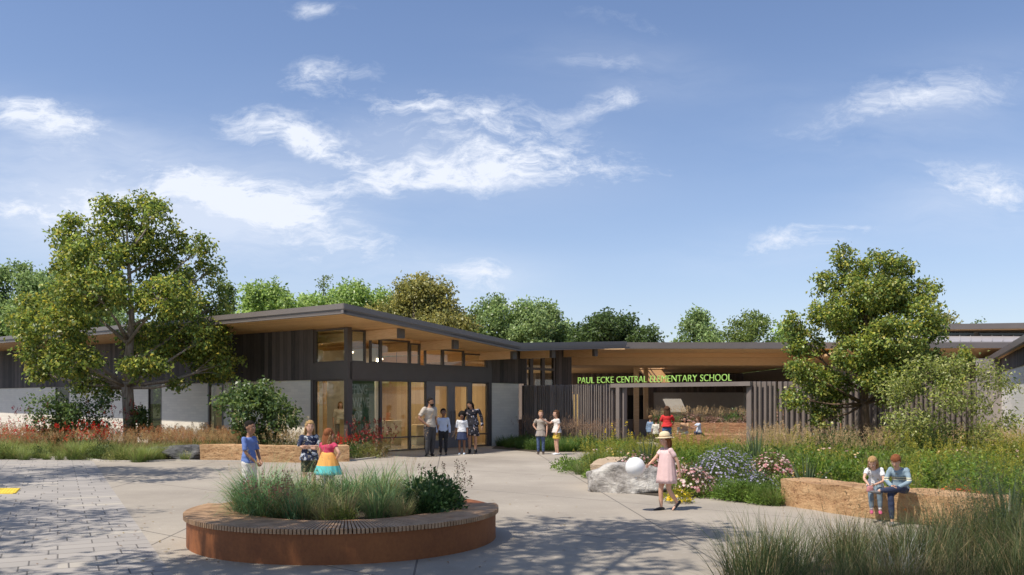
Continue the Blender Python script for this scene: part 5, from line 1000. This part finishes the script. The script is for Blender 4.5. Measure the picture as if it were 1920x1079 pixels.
def person(label, loc, H, yaw, pose=None, look=(0, 0, 0), skin='fair', hair=('short', 'brown'), top=None, bottom=None, skirt=None, shoes=None, adult=False, build=1.0, seat=None, vox=.0085, socks=None, shw=None, extra=None):
    hh = .135 if adult else .163; nz = 1 - hh - .028; sz = nz - .03; sw = shw or (.118 if adult else .102)
    J = dict(pel=(0, 0, .50), chest=(0, .005, .70), neck=(0, 0, nz), sL=(-sw, 0, sz), sR=(sw, 0, sz), eL=(-sw - .035, .02, sz - .165), eR=(sw + .035, .02, sz - .165), wL=(-sw - .035, -.02, sz - .31), wR=(sw + .035, -.02, sz - .31),
             hL=(-.052, 0, .49), hR=(.052, 0, .49), kL=(-.056, -.012, .27), kR=(.056, -.012, .27), aL=(-.056, .01, .042), aR=(.056, .01, .042), tL=(-.02, -1, 0), tR=(.02, -1, 0))
    if seat is not None:
        dz = seat / H + .065 - .50
        for k in ('pel', 'chest', 'neck', 'sL', 'sR', 'eL', 'eR', 'wL', 'wR', 'hL', 'hR'): J[k] = (J[k][0], J[k][1], J[k][2] + dz)
        J.update(kL=(-.07, -.23, seat / H + .05), kR=(.07, -.23, seat / H + .05), aL=(-.07, -.24, max(.04, seat / H - .19)), aR=(.07, -.24, max(.04, seat / H - .19)))
    J.update(pose or {}); J = {k: Vector(v) * (H if k[0] != 't' else 1) for k, v in J.items()}
    root = thing('person', loc, label, 'person'); root.rotation_euler = (0, 0, math.radians(yaw))
    b_ = build; xr = (J['hR'] - J['hL']).normalized(); sx = (J['sR'] - J['sL']).normalized(); pel, ch, nk = J['pel'], J['chest'], J['neck']
    def spine(t):
        a = pel.lerp(ch, t * 2) if t < .5 else ch.lerp(nk, (t - .5) * 2); return a
    prof = [(-.25, .086, .066), (-.09, .088, .064), (-.08, .066, .056) if False else (-.02, .086, .063), (.06, .084, .062), (.2, .080, .058), (.36, .070, .050), (.52, .076, .055), (.68, .086, .060), (.82, sw * .88, .052), (.90, sw * .70, .040), (.97, .045, .032), (1.0, .034, .030)]
    if adult: prof = [(t, a * 1.08, b * 1.06) for t, a, b in prof]
    def torso(mb, t0, t1, off, flare=0, seg=18):
        ps, rs_ = [], []
        ts = sorted(set([t0, t1] + [p[0] for p in prof if t0 < p[0] < t1]))
        for t in ts:
            for (p, q) in zip(prof[:-1], prof[1:]):
                if p[0] <= t <= q[0]: k = (t - p[0]) / (q[0] - p[0]); a = p[1] + (q[1] - p[1]) * k; d = p[2] + (q[2] - p[2]) * k; break
            fl = flare * max(0, (.45 - t)) ; ps.append(spine(t) if t >= 0 else pel + (pel - ch) * (-t * 2)); rs_.append(((a * b_ + off + fl) * H, (d * b_ + off + fl * .8) * H))
        mb.loft(ps, rs_, ref=xr.lerp(sx, .5), seg=seg, round_=False)
    def limb(mb, pts, rads, off=0, f0=0.0, f1=1.0, seg=12, flare=0):
        L_ = [(pts[i + 1] - pts[i]).length for i in range(2)]; T = sum(L_); ps, rr = [], []
        n = 12
        for i in range(n + 1):
            f = f0 + (f1 - f0) * i / n; d = f * T
            if d <= L_[0]: p = pts[0].lerp(pts[1], d / L_[0])
            else: p = pts[1].lerp(pts[2], (d - L_[0]) / L_[1])
            q = f * (len(rads) - 1); k = min(int(q), len(rads) - 2); r = rads[k] + (rads[k + 1] - rads[k]) * (q - k); ps.append(p); rr.append((r * b_ + off + flare * i / n) * H)
        for i in range(2, n - 1): ps[i] = (ps[i - 1] + ps[i] * 2 + ps[i + 1]) / 4
        mb.loft(ps, rr, ref=(1, .3, .1), seg=seg, round_=False)
    AR = [.028, .029, .026, .023, .0235, .019, .0145] if adult else [.025, .0255, .023, .0205, .020, .017, .0135]; LR_ = [.056, .052, .044, .034, .033, .028, .019] if adult else [.050, .046, .039, .031, .030, .026, .018]
    arms = {s: [J['s' + s], J['e' + s], J['w' + s]] for s in 'LR'}; legs = {s: [J['h' + s], J['k' + s], J['a' + s]] for s in 'LR'}
    # ---- body
    mb = MB(); torso(mb, -.04, 1.0, -.003); hM = Euler((math.radians(look[1]), math.radians(look[2]), math.radians(look[0]))).to_matrix(); h = hh * H
    hc = nk + hM @ Vector((0, -.05 * h, .66 * h)); mb.loft([nk - Vector((0, 0, .03 * H)), nk.lerp(hc, .45), hc], [.034 * H * b_, .029 * H * b_, .03 * H * b_], seg=12, round_=False)
    def hp(x, y, z): return hc + hM @ (Vector((x, y, z)) * h)
    mb.ell(hc + hM @ Vector((0, .03 * h, .07 * h)), (.345 * h, .41 * h, .41 * h), M=hM, seg=20, rings=14)
    mb.ell(hp(0, -.12, -.20), (.265 * h, .27 * h, .29 * h), M=hM, seg=16, rings=10); mb.ell(hp(0, -.22, -.36), (.12 * h, .12 * h, .10 * h), M=hM)
    mb.loft([hp(0, -.36, .06), hp(0, -.44, -.10)], [.035 * h, .058 * h], seg=8); mb.ell(hp(0, -.36, -.25), (.10 * h, .05 * h, .05 * h), M=hM)
    for s in (-1, 1):
        mb.ell(hp(.345 * s, .03, -.03), (.04 * h, .085 * h, .13 * h), M=hM); mb.ell(hp(.19 * s, -.26, -.12), (.09 * h, .07 * h, .08 * h), M=hM)
    for s in 'LR':
        limb(mb, arms[s], AR); limb(mb, legs[s], LR_); mb.ell(J['s' + s], (.027 * H * b_,) * 3); mb.ell(J['h' + s], (.052 * H * b_, .052 * H * b_, .05 * H))
        td = J['t' + s].normalized(); a = J['a' + s]; mb.loft([a + td * -.02 * H - Vector((0, 0, .022 * H)), a + td * .035 * H - Vector((0, 0, .022 * H)), a + td * .095 * H - Vector((0, 0, .03 * H))], [.019 * H, .02 * H, .014 * H], seg=10)
    me = remeshed(mb, vox * H); hb = MB()
    for s in 'LR':                          # hands: palm, four curled fingers, thumb from the side
        w = J['w' + s]; d = (w - J['e' + s]).normalized(); sd = Vector((-1 if s == 'L' else 1, 0, 0)); nrm_ = (sd - d * sd.dot(d)); nrm_ = nrm_.normalized() if nrm_.length > .1 else Vector((0, 0, 1)); ac = d.cross(nrm_).normalized(); palm = -nrm_; k = H * (.9 if not adult else .95)
        if ac.y > 0: ac = -ac               # thumb side faces forward
        hb.loft([w - d * .012 * k, w + d * .01 * k, w + d * .032 * k, w + d * .048 * k], [(.011 * k, .0145 * k), (.010 * k, .017 * k), (.0095 * k, .021 * k), (.0085 * k, .020 * k)], ref=nrm_, seg=10)
        for i, (o, L_) in enumerate(((.0155, .036), (.0055, .041), (-.0045, .038), (-.0145, .030))):
            b0 = w + d * .044 * k + ac * o * k; b1 = b0 + (d * .8 + palm * .25).normalized() * L_ * .5 * k; b2 = b1 + (d * .55 + palm * .75).normalized() * L_ * .5 * k; hb.loft([b0, b1, b2], [.0052 * k, .005 * k, .0042 * k], seg=6)
        b0 = w + d * .014 * k + ac * .015 * k; b1 = b0 + (ac * .75 + d * .6 + palm * .25).normalized() * .024 * k; b2 = b1 + (d * .9 + ac * .2 + palm * .3).normalized() * .02 * k; hb.loft([b0, b1, b2], [.0068 * k, .006 * k, .005 * k], seg=6)
    joined(me, hb); me.name = 'body'; link_mesh('body', me, root, SK[skin])
    f = MB()
    for s in (-1, 1):
        f.ell(hp(.145 * s, -.375, .0), (.052 * h, .03 * h, .026 * h), 0, M=hM, seg=10, rings=6); f.ell(hp(.145 * s, -.40, .0), (.024 * h, .012 * h, .024 * h), 1, M=hM, seg=8, rings=6)
        f.loft([hp(.08 * s, -.392, .085), hp(.15 * s, -.390, .105), hp(.215 * s, -.345, .085)], [.012 * h, .014 * h, .008 * h], seg=6, mi=1)
    f.ell(hp(0, -.405, -.245), (.085 * h, .02 * h, .018 * h), 2, M=hM, seg=10, rings=6); f.build('face', [M['eyew'], HAIR['black'] if hair[1] in ('black', 'brown') else HAIR['brown'], M['lip']], root, world=False)
    # ---- hair
    hr = MB(); kind = hair[0]; L_ = hair[2] if len(hair) > 2 else .4
    if kind == 'afro':
        hr.ell(hp(0, .12, .18), (.52 * h, .50 * h, .48 * h), M=hM, seg=26, rings=18, nz=.14, nsc=5, seed=2)
        for s in (-1, 1): hr.ell(hp(.36 * s, .12, .02), (.24 * h, .26 * h, .3 * h), M=hM, nz=.15, nsc=5, seed=s)
    else:
        R_ = (.385, .45, .44) if kind != 'buzz' else (.362, .43, .425); cy, cz = (.075, .10); vs0 = len(hr.v)
        hr.ell((0, 0, 0), (1, 1, 1), seg=30, rings=20); out = []
        for v in hr.v[vs0:]:
            d = Vector(v); p = Vector((d.x * R_[0], d.y * R_[1] + cy, d.z * R_[2] + cz)); nzv = mnoise.noise(Vector((d.x * 6, d.y * 6, d.z * 2.2))) * (.09 if kind != 'buzz' else .015) + mnoise.noise(Vector((d.x * 2, d.y * 2, d.z * 2))) * .02; p *= 1 + nzv
            lim = (.24 if kind != 'fringe' else .15) + .10 * mnoise.noise(Vector((p.x * 9, 3, 0)))
            if p.y < -.06 and p.z < lim - .9 * max(0, abs(p.x) - .16) * (0 if kind != 'long' else 1): p.y = max(p.y, -.06 + (p.z - lim) * .25); p.x *= .93
            if p.z < -.22: p.z = -.22 + (p.z + .22) * .25
            out.append(tuple(hc + hM @ (p * h)))
        hr.v[vs0:] = out
        if kind in ('long', 'bob'):
            LL = L_ if kind == 'long' else .62; md = lambda t, a: 1 + .10 * math.sin(a * 9 + 3 * math.sin(t * 7)) * min(1, t * 3) + .05 * math.sin(a * 17 + t * 5)
            dn = Vector((0, 0, -1)); bk = hM @ Vector((0, 1, 0)); a0 = hp(0, .16, .12); a1 = hp(0, .27, -.22); a2 = a1 + dn * LL * h * .5 + bk * .05 * h; a3 = a1 + dn * LL * h + bk * .0 * h
            hr.loft([a0, a1, a2, a3], [(.36 * h, .24 * h), (.38 * h, .19 * h), (.40 * h, .15 * h), (.26 * h, .07 * h)], ref=xr, seg=28, mod=md)
            for s in (-1, 1):
                b0 = hp(.33 * s, .10, .12); b1 = hp(.36 * s, .13, -.22); b2 = b1 + dn * LL * h * .55 + Vector((.01 * s * H, -.0 * H, 0)); hr.loft([b0, b1, b2], [(.06 * h, .15 * h), (.07 * h, .14 * h), (.05 * h, .07 * h)], ref=xr, seg=12, mod=md)
    if extra == 'beard': hr.ell(hp(0, -.15, -.34), (.262 * h, .27 * h, .21 * h), M=hM, seg=16, rings=10, nz=.06, nsc=6)
    hr.build('hair', HAIR[hair[1]], root, world=False)
    # ---- clothes
    def skirt_(mb, pts, r0, r1, pleat=.06, npl=11, seg=44):
        n = 8; P_, R_ = [], []
        for i in range(n + 1):
            t = i / n; P_.append(Vector(pts[0]).lerp(Vector(pts[1]), t)); R_.append(((r0[0] + (r1[0] - r0[0]) * t ** .8) * H, (r0[1] + (r1[1] - r0[1]) * t ** .8) * H))
        mb.loft(P_, R_, ref=xr, seg=seg, round_=False, mod=lambda t, a: 1 + pleat * t * math.sin(a * npl + 2 * math.sin(a * 2)) + .03 * t * math.sin(a * 3 + 1))
    if top:
        c = MB(); tm, sl_, low_ = top[:3]; torso(c, low_, .955, .011, flare=top[3] if len(top) > 3 else .03, seg=20)
        for s in 'LR':
            c.ell(J['s' + s] + Vector((.006 * H if s == 'L' else -.006 * H, 0, -.004 * H)), ((.030 * b_ + .006) * H,) * 3)
            if sl_ > 0: limb(c, arms[s], AR, off=.006 if sl_ > .6 else .007, f1=sl_, flare=.004)
        me = remeshed(c, vox * 1.1 * H, 5)
        mp = {v.index: v for v in me.vertices}
        for v in me.vertices:
            q = Vector(v.co); w_ = mnoise.noise(Vector((q.x * 9, q.y * 9, q.z * 22))) * .006 * H; v.co = q + Vector(v.normal) * w_
        me.name = 'shirt'; link_mesh('shirt', me, root, tm)
    if bottom:
        c = MB(); bmt, lf = bottom[:2]; fl = bottom[2] if len(bottom) > 2 else 0; torso(c, -.1, .17, .008)
        for s in 'LR': c.ell(J['h' + s], ((.052 * b_ + .01) * H,) * 3); limb(c, legs[s], LR_, off=.008, f1=lf, flare=fl)
        me = remeshed(c, vox * 1.1 * H, 4)
        for v in me.vertices:
            q = Vector(v.co); v.co = q + Vector(v.normal) * mnoise.noise(Vector((q.x * 12, q.y * 12, q.z * 26))) * .005 * H
        me.name = 'trousers' if lf > .6 else 'shorts'; link_mesh(me.name, me, root, bmt)
    if skirt:
        c = MB(); skm, z0, z1, r1 = skirt[:4]; p1 = Vector((skirt[4] if len(skirt) > 4 else 0, 0, z1)) * H; skirt_(c, (Vector((pel.x, pel.y, z0 * H)), p1), (skirt[5] * b_, skirt[5] * .74 * b_) if len(skirt) > 5 else (.082 * b_, .065 * b_), (r1, r1 * .82)); c.build('skirt', skm, root, world=False)
    if shoes:
        sm, hi = shoes
        for s in 'LR':
            td = J['t' + s].normalized(); a = J['a' + s]; c = MB(); z = Vector((0, 0, 1)); rs_ = td.cross(z).normalized(); up = rs_.cross(td).normalized()
            c.loft([a - td * .032 * H - up * .022 * H, a - td * .005 * H - up * .018 * H, a + td * .04 * H - up * .022 * H, a + td * .085 * H - up * .029 * H, a + td * .108 * H - up * .032 * H], [(.021 * H, .020 * H), (.025 * H, .024 * H), (.026 * H, .020 * H), (.023 * H, .014 * H), (.014 * H, .009 * H)], ref=rs_, seg=12)
            if hi: c.loft([a + Vector((0, 0, -.01 * H)), a.lerp(J['k' + s], hi)], [.027 * H, .029 * H], seg=12, round_=False)
            c.build('shoe', sm, root, world=False)
    if socks:
        for s in 'LR': c = MB(); a = J['a' + s]; c.loft([a, a.lerp(J['k' + s], .22)], [.022 * H, .024 * H], seg=10, round_=False); c.build('sock', socks, root, world=False)
    root['_h'] = 0; del root['_h']
    return root, J, hc, hM, h

c_ = cloth; W_ = (.70, .69, .67)
# --- group behind the planter
person('boy in a blue T-shirt and white shorts standing in profile behind the planter', (X(467, 13.9), 13.9, 0), 1.36, 72, dict(eL=(-.12, -.035, .62), wL=(-.045, -.13, .50), eR=(.12, -.035, .62), wR=(.045, -.13, .51)), (0, 4, 0), 'mid', ('buzz', 'black'), (c_('blue_cotton', (.13, .21, .50)), .42, -.02, .03), (c_('white_shorts', (.72, .68, .64)), .5, .012), None, (c_('white_canvas_shoe', W_), 0))
person('blonde girl with folded arms in a navy and white tie-dye T-shirt', (X(580, 15.4), 15.4, 0), 1.33, 14, dict(eL=(-.135, -.05, .645), wL=(.035, -.125, .625), eR=(.135, -.05, .645), wR=(-.035, -.135, .655)), (6, 8, 3), 'fair', ('long', 'blond', .85), (pattern('tie_dye_navy', (.018, .028, .07), (.42, .46, .52), 16, .56), .44, -.1, .06), (c_('dark_green_shorts', (.035, .05, .03)), .42, .012), None, (c_('grey_shoe', (.3, .3, .3)), 0))
person('girl seen from behind with long auburn hair in a pink, orange and turquoise tiered dress', (X(615, 14.3), 14.3, 0), 1.22, 158, dict(eL=(-.20, .02, .66), wL=(-.10, -.03, .56), eR=(.15, -.02, .64), wR=(.08, -.08, .53)), (-12, 5, 0), 'fair', ('long', 'auburn', 1.65), (c_('raspberry_top', (.62, .05, .13)), .17, .2, .05), (c_('grey_leggings', (.28, .25, .30)), .9), (bands('tiered_dress', [(0, (.10, .50, .50)), (.60, (.72, .36, .09)), (.84, (.60, .10, .22))]), .68, .37, .20), (c_('silver_shoe', (.4, .4, .42)), 0))
# --- family at the doors
person('bearded man in a beige T-shirt and dark trousers with one hand on his hip', (X(806, 26.1), 26.1, 0), 1.81, 48, dict(eL=(-.205, .05, .65), wL=(-.115, -.035, .545), eR=(.15, .03, .65), wR=(.14, -.03, .52)), (22, 6, 0), 'mid', ('buzz', 'black'), (c_('beige_cotton', (.50, .44, .37)), .42, -.02, .0), (c_('charcoal_denim', (.045, .045, .05)), .97), None, (M['shoeblack'], .2), adult=True, build=1.12, extra='beard')
person('boy in a pale blue buttoned shirt and black trousers between the man and the girl', (X(831, 27.0), 27.0, 0), 1.46, 6, None, (18, 4, 0), 'dark', ('short', 'black'), (c_('pale_blue_shirt', (.52, .60, .76)), .97, 0, .0), (c_('black_trousers', (.018, .018, .022)), .98), None, (M['shoeblack'], 0))
person('smiling girl with a black afro, white blouse and navy skirt', (X(866, 27.2), 27.2, 0), 1.36, -4, dict(eR=(.12, .03, .64)), (0, 4, 4), 'dark', ('afro', 'black'), (c_('white_blouse', (.72, .74, .78)), .5, .06, .05), None, (c_('navy_skirt', (.03, .045, .11)), .58, .34, .135), (c_('light_blue_shoe', (.50, .58, .66)), 0))
person('woman with long black hair in a black floral dress leaning towards the girl', (X(886, 27.7), 27.7, 0), 1.74, -8, dict(eL=(-.155, -.04, .66), wL=(-.20, -.11, .56), eR=(.17, .03, .64), wR=(.185, -.01, .50), neck=(-.012, -.015, .835), pel=(.02, 0, .5)), (-24, 26, -10), 'tan', ('long', 'black', 1.25), (pattern('floral_black', (.012, .012, .02), (.52, .42, .38), 9, .62, (.30, .32, .42), .64), .97, .05, .05), None, (pattern('floral_black_skirt', (.012, .012, .02), (.52, .42, .38), 9, .62, (.30, .32, .42), .64), .60, .335, .125), (M['shoeblack'], .18), adult=True, build=.92)
# --- two girls by the fence
person('child in a taupe tunic dress over blue jeans, one hand on the hip', (X(1014, 27.3), 27.3, 0), 1.40, -6, dict(eL=(-.175, .02, .655), wL=(-.09, -.005, .55), eR=(.14, .02, .65)), (6, 2, 0), 'fair', ('short', 'lightbrown'), (c_('taupe_jersey', (.38, .33, .28)), .3, .1, .04), (c_('blue_jeans', (.035, .06, .15), (.10, .15, .26), 20), .96), (c_('taupe_jersey_skirt', (.36, .31, .27)), .58, .41, .125), (c_('brown_boot', (.07, .05, .04)), .1))
person('girl in a white top and yellow shorts reaching out to the other child', (X(1044, 27.1), 27.1, 0), 1.41, -74, dict(eL=(-.10, -.135, .70), wL=(-.085, -.27, .775), eR=(.125, .02, .64), wR=(.125, -.04, .505)), (0, 6, 0), 'fair', ('bob', 'brown'), (c_('white_top', (.72, .66, .62)), .3, -.02, .10), (c_('yellow_shorts', (.72, .50, .08)), .30, .022), None, (c_('white_shoe', (.68, .68, .70)), 0))
# --- balloon girl
DB = 13.1
pr, J, hc, hM, h = person('little girl in a pale pink dress and straw hat walking with a white balloon', (X(1250, DB), DB, 0), 1.19, -68, dict(eL=(-.125, -.10, .66), wL=(-.075, -.225, .585), eR=(.155, .07, .63), wR=(.15, .10, .49), kL=(-.05, -.06, .275), aL=(-.05, -.05, .042), kR=(.045, .0, .27), aR=(.045, .13, .105), tR=(.02, -1, -.9), tL=(0, -1, 0)), (-6, 10, 0), 'fair', ('bob', 'auburn'), (c_('pale_pink_cotton', (.74, .52, .51)), .30, .1, .04), None, (c_('pale_pink_cotton_skirt', (.74, .52, .51), (.66, .46, .45), 14), .775, .355, .15, 0, .098), (M['shoeblack'], 0))
hb = MB(); Rw = Matrix.Rotation(math.radians(-10), 3, 'X')
up = hM @ Vector((0, .12, 1)).normalized(); c0 = hc + up * .12 * h
hb.loft([c0 + up * .10 * h, c0 + up * .0 * h, c0 + up * .02 * h], [.43 * h, .74 * h, .74 * h], seg=30, round_=False, cap=False, mod=lambda t, a: 1 + .03 * math.sin(a * 2)); hb.loft([c0 + up * .04 * h, c0 + up * .22 * h, c0 + up * .40 * h, c0 + up * .50 * h, c0 + up * .54 * h], [.45 * h, .44 * h, .38 * h, .24 * h, .06 * h], seg=26, round_=False)
M['straw'] = m_plain('straw_hat', (.72, .60, .40), (.58, .46, .28), 40, .8, .3, stretch=(1, 1, 4)); ho = hb.build('sun_hat', M['straw'], pr, world=False)
hb = MB(); hb.loft([c0 + up * .10 * h, c0 + up * .16 * h], [.455 * h, .452 * h], seg=26, round_=False); hb.build('hat_band', c_('tan_band', (.36, .24, .13)), ho, world=False)
bc = Vector((X(1191, 12.95), 12.95, CH + (HZ - 876) / F * 12.95)); bl = thing('balloon', bc, 'round white balloon floating in front of the grey boulder', 'balloon')
b = MB(); b.ell((0, 0, 0), (.148, .148, .150), seg=40, rings=26); b.build('balloon_skin', NT('white_balloon').fin((.80, .80, .80), .35), bl, world=False)
hw = Matrix.Rotation(math.radians(-68), 3, 'Z') @ (J['wL'] + Vector((0, -.03, -.01))) + pr.location - bc
b = MB(); b.loft([(0, 0, -.150), (.01, 0, -.165)], [.008, .016], seg=8); b.build('knot', NT('balloon_knot').fin((.74, .74, .74), .4), bl, world=False)
b = MB(); b.loft([(.01, 0, -.16), tuple(hw * .5 + Vector((0, 0, -.16))), tuple(hw)], [.0022] * 3, seg=5); b.build('string', NT('balloon_string').fin((.6, .6, .6), .6), bl, world=False)
# --- stone bench pair
pg = person('fair-haired girl in a white T-shirt and grey-blue jeans sitting on the stone block', (X(1641, 12.0), 12.0, 0), 1.0, -22, dict(chest=(0, -.04, .63), neck=(-.02, -.10, .74), sL=(-.10, -.08, .715), sR=(.08, -.08, .72), eL=(-.15, -.19, .60), wL=(-.08, -.29, .51), eR=(.11, -.17, .57), wR=(-.02, -.28, .52), kL=(-.06, -.24, .42), kR=(.05, -.24, .43), aL=(-.05, -.25, .17), aR=(.06, -.24, .17)), (-14, 38, 0), 'fair', ('bob', 'blond'), (c_('white_tee', (.74, .74, .76)), .3, 0, .05), (c_('grey_blue_jeans', (.16, .22, .27)), .93), None, (c_('pink_trainer', (.50, .08, .18)), 0), seat=.42, socks=c_('white_sock', W_))
person('boy in a grey-blue sweatshirt and navy trousers sitting cross-legged on the stone block', (X(1690, 11.6), 11.65, 0), 1.06, -30, dict(chest=(0, -.03, .60), neck=(-.02, -.08, .725), sL=(-.105, -.07, .70), sR=(.09, -.06, .70), eL=(-.15, -.14, .56), wL=(-.06, -.25, .50), eR=(.13, -.13, .55), wR=(.0, -.24, .49), kL=(-.08, -.25, .40), aL=(-.06, -.27, .06), kR=(.0, -.26, .47), aR=(-.22, -.31, .44), tR=(-.8, -.5, .2)), (-10, 32, 0), 'fair', ('fringe', 'auburn'), (bands('sweatshirt', [(0, (.22, .30, .36)), (.605, (.60, .58, .42)), (.62, (.03, .05, .12)), (.63, (.60, .58, .42)), (.645, (.22, .30, .36))]), .97, -.02, .04), (c_('navy_trousers', (.022, .032, .075)), .95), None, (c_('grey_trainer', (.16, .16, .17)), 0), seat=.42, build=1.05)
hw = Matrix.Rotation(math.radians(-22), 3, 'Z') @ ((pg[1]['wL'] + pg[1]['wR']) / 2 + Vector((-.02, -.045, -.045))) + pg[0].location
ps = thing('pink_purse', hw, 'small pink purse held in the hands of the seated girl', 'purse')
b = MB(); b.loft([(0, 0, -.03), (0, 0, .03)], [(.05, .018), (.045, .016)], seg=14); b.build('pouch', c_('pink_leather', (.58, .26, .27)), ps, world=False); b = MB(); b.loft([(-.045, 0, .03), (0, 0, .05), (.045, 0, .03)], [.006] * 3, seg=6); b.build('clasp', M['capmetal'], ps, world=False)
# --- courtyard children
person('girl in a red blouse and blue jeans seen from behind, long dark hair', (X(1251, 28.8), 28.8, 0), 1.53, 172, dict(eL=(-.15, -.04, .66), wL=(-.12, -.13, .58), eR=(.15, .0, .64), wR=(.16, -.06, .54)), (8, 8, 0), 'tan', ('long', 'brown', 1.5), (c_('red_blouse', (.66, .03, .03)), .45, .1, .12), (c_('mid_blue_jeans', (.10, .16, .34)), .97), None, (M['shoeblack'], 0), vox=.011)
person('boy in a blue denim shirt sitting behind the red-bloused girl, turned away', (X(1219, 30.2), 30.2, 0), 1.22, 120, None, (20, 10, 0), 'tan', ('short', 'lightbrown'), (c_('denim_shirt', (.20, .28, .40)), .9, 0, .05), (c_('khaki_trousers', (.3, .25, .18)), .95), None, (M['shoeblack'], 0), seat=.52, vox=.011)
person('dark-haired boy in a cream T-shirt sitting next to the denim-shirted boy', (X(1230, 29.4), 29.4, 0), 1.10, 140, None, (25, 12, 0), 'tan', ('short', 'brown'), (c_('cream_tee', (.66, .62, .52)), .4, 0, .05), (c_('dark_trousers', (.05, .05, .06)), .95), None, (M['shoeblack'], 0), seat=.5, vox=.011)
person('child with a dark bob, tan top and beige trousers sitting cross-legged on the courtyard step', (X(1284, 30.5), 30.5, .0), 1.12, -18, dict(kL=(-.19, -.12, .68), kR=(.12, -.2, .53), aL=(-.20, -.2, .50), aR=(-.06, -.24, .50), eR=(.12, -.10, .66), wR=(.12, -.2, .62), wL=(-.1, -.18, .62), eL=(-.14, -.07, .66)), (4, 6, 0), 'tan', ('bob', 'black'), (c_('tan_top', (.50, .30, .17)), .4, 0, .04), (c_('beige_trousers', (.52, .48, .38)), .97), None, (c_('beige_shoe', (.2, .18, .15)), 0), seat=.51, vox=.011)
person('girl in a pale blue T-shirt kneeling on the courtyard step, facing left', (X(1310, 30.4), 30.4, .0), 1.12, -82, dict(kL=(-.06, -.15, .50), kR=(.06, -.15, .50), aL=(-.07, .12, .50), aR=(.07, .12, .50), tL=(0, .4, -.3), tR=(0, .4, -.3), eL=(-.11, -.11, .72), wL=(-.08, -.24, .70), eR=(.11, -.11, .70), wR=(.08, -.23, .66)), (0, 6, 0), 'tan', ('long', 'brown', .7), (c_('pale_blue_tee', (.56, .62, .72)), .4, 0, .05), (c_('dark_blue_jeans', (.03, .045, .12)), .97), None, (M['shoeblack'], 0), seat=.51, vox=.011)
# --- inside the lobby
pp = P0 + e2 * 1.15 + e1 * 1.1
person('dark-haired person seen from behind through the left lobby window', (pp.x, pp.y, .03), 1.72, 150, None, (0, 8, 0), 'tan', ('short', 'black'), (c_('olive_shirt', (.16, .15, .10)), .5, 0, .05), (c_('dark_slacks', (.03, .03, .03)), .97), None, (M['shoeblack'], 0), adult=True, vox=.012)
pp = P0 + e1 * 2.35 - n1 * 3.3
person('receptionist in a pale top standing behind the reception desk', (pp.x, pp.y, .03), 1.66, 20, None, (0, 8, 0), 'fair', ('bob', 'lightbrown'), (c_('pale_top', (.6, .52, .42)), .5, 0, .05), (c_('grey_slacks', (.2, .2, .2)), .97), None, (M['shoeblack'], 0), adult=True, vox=.012)
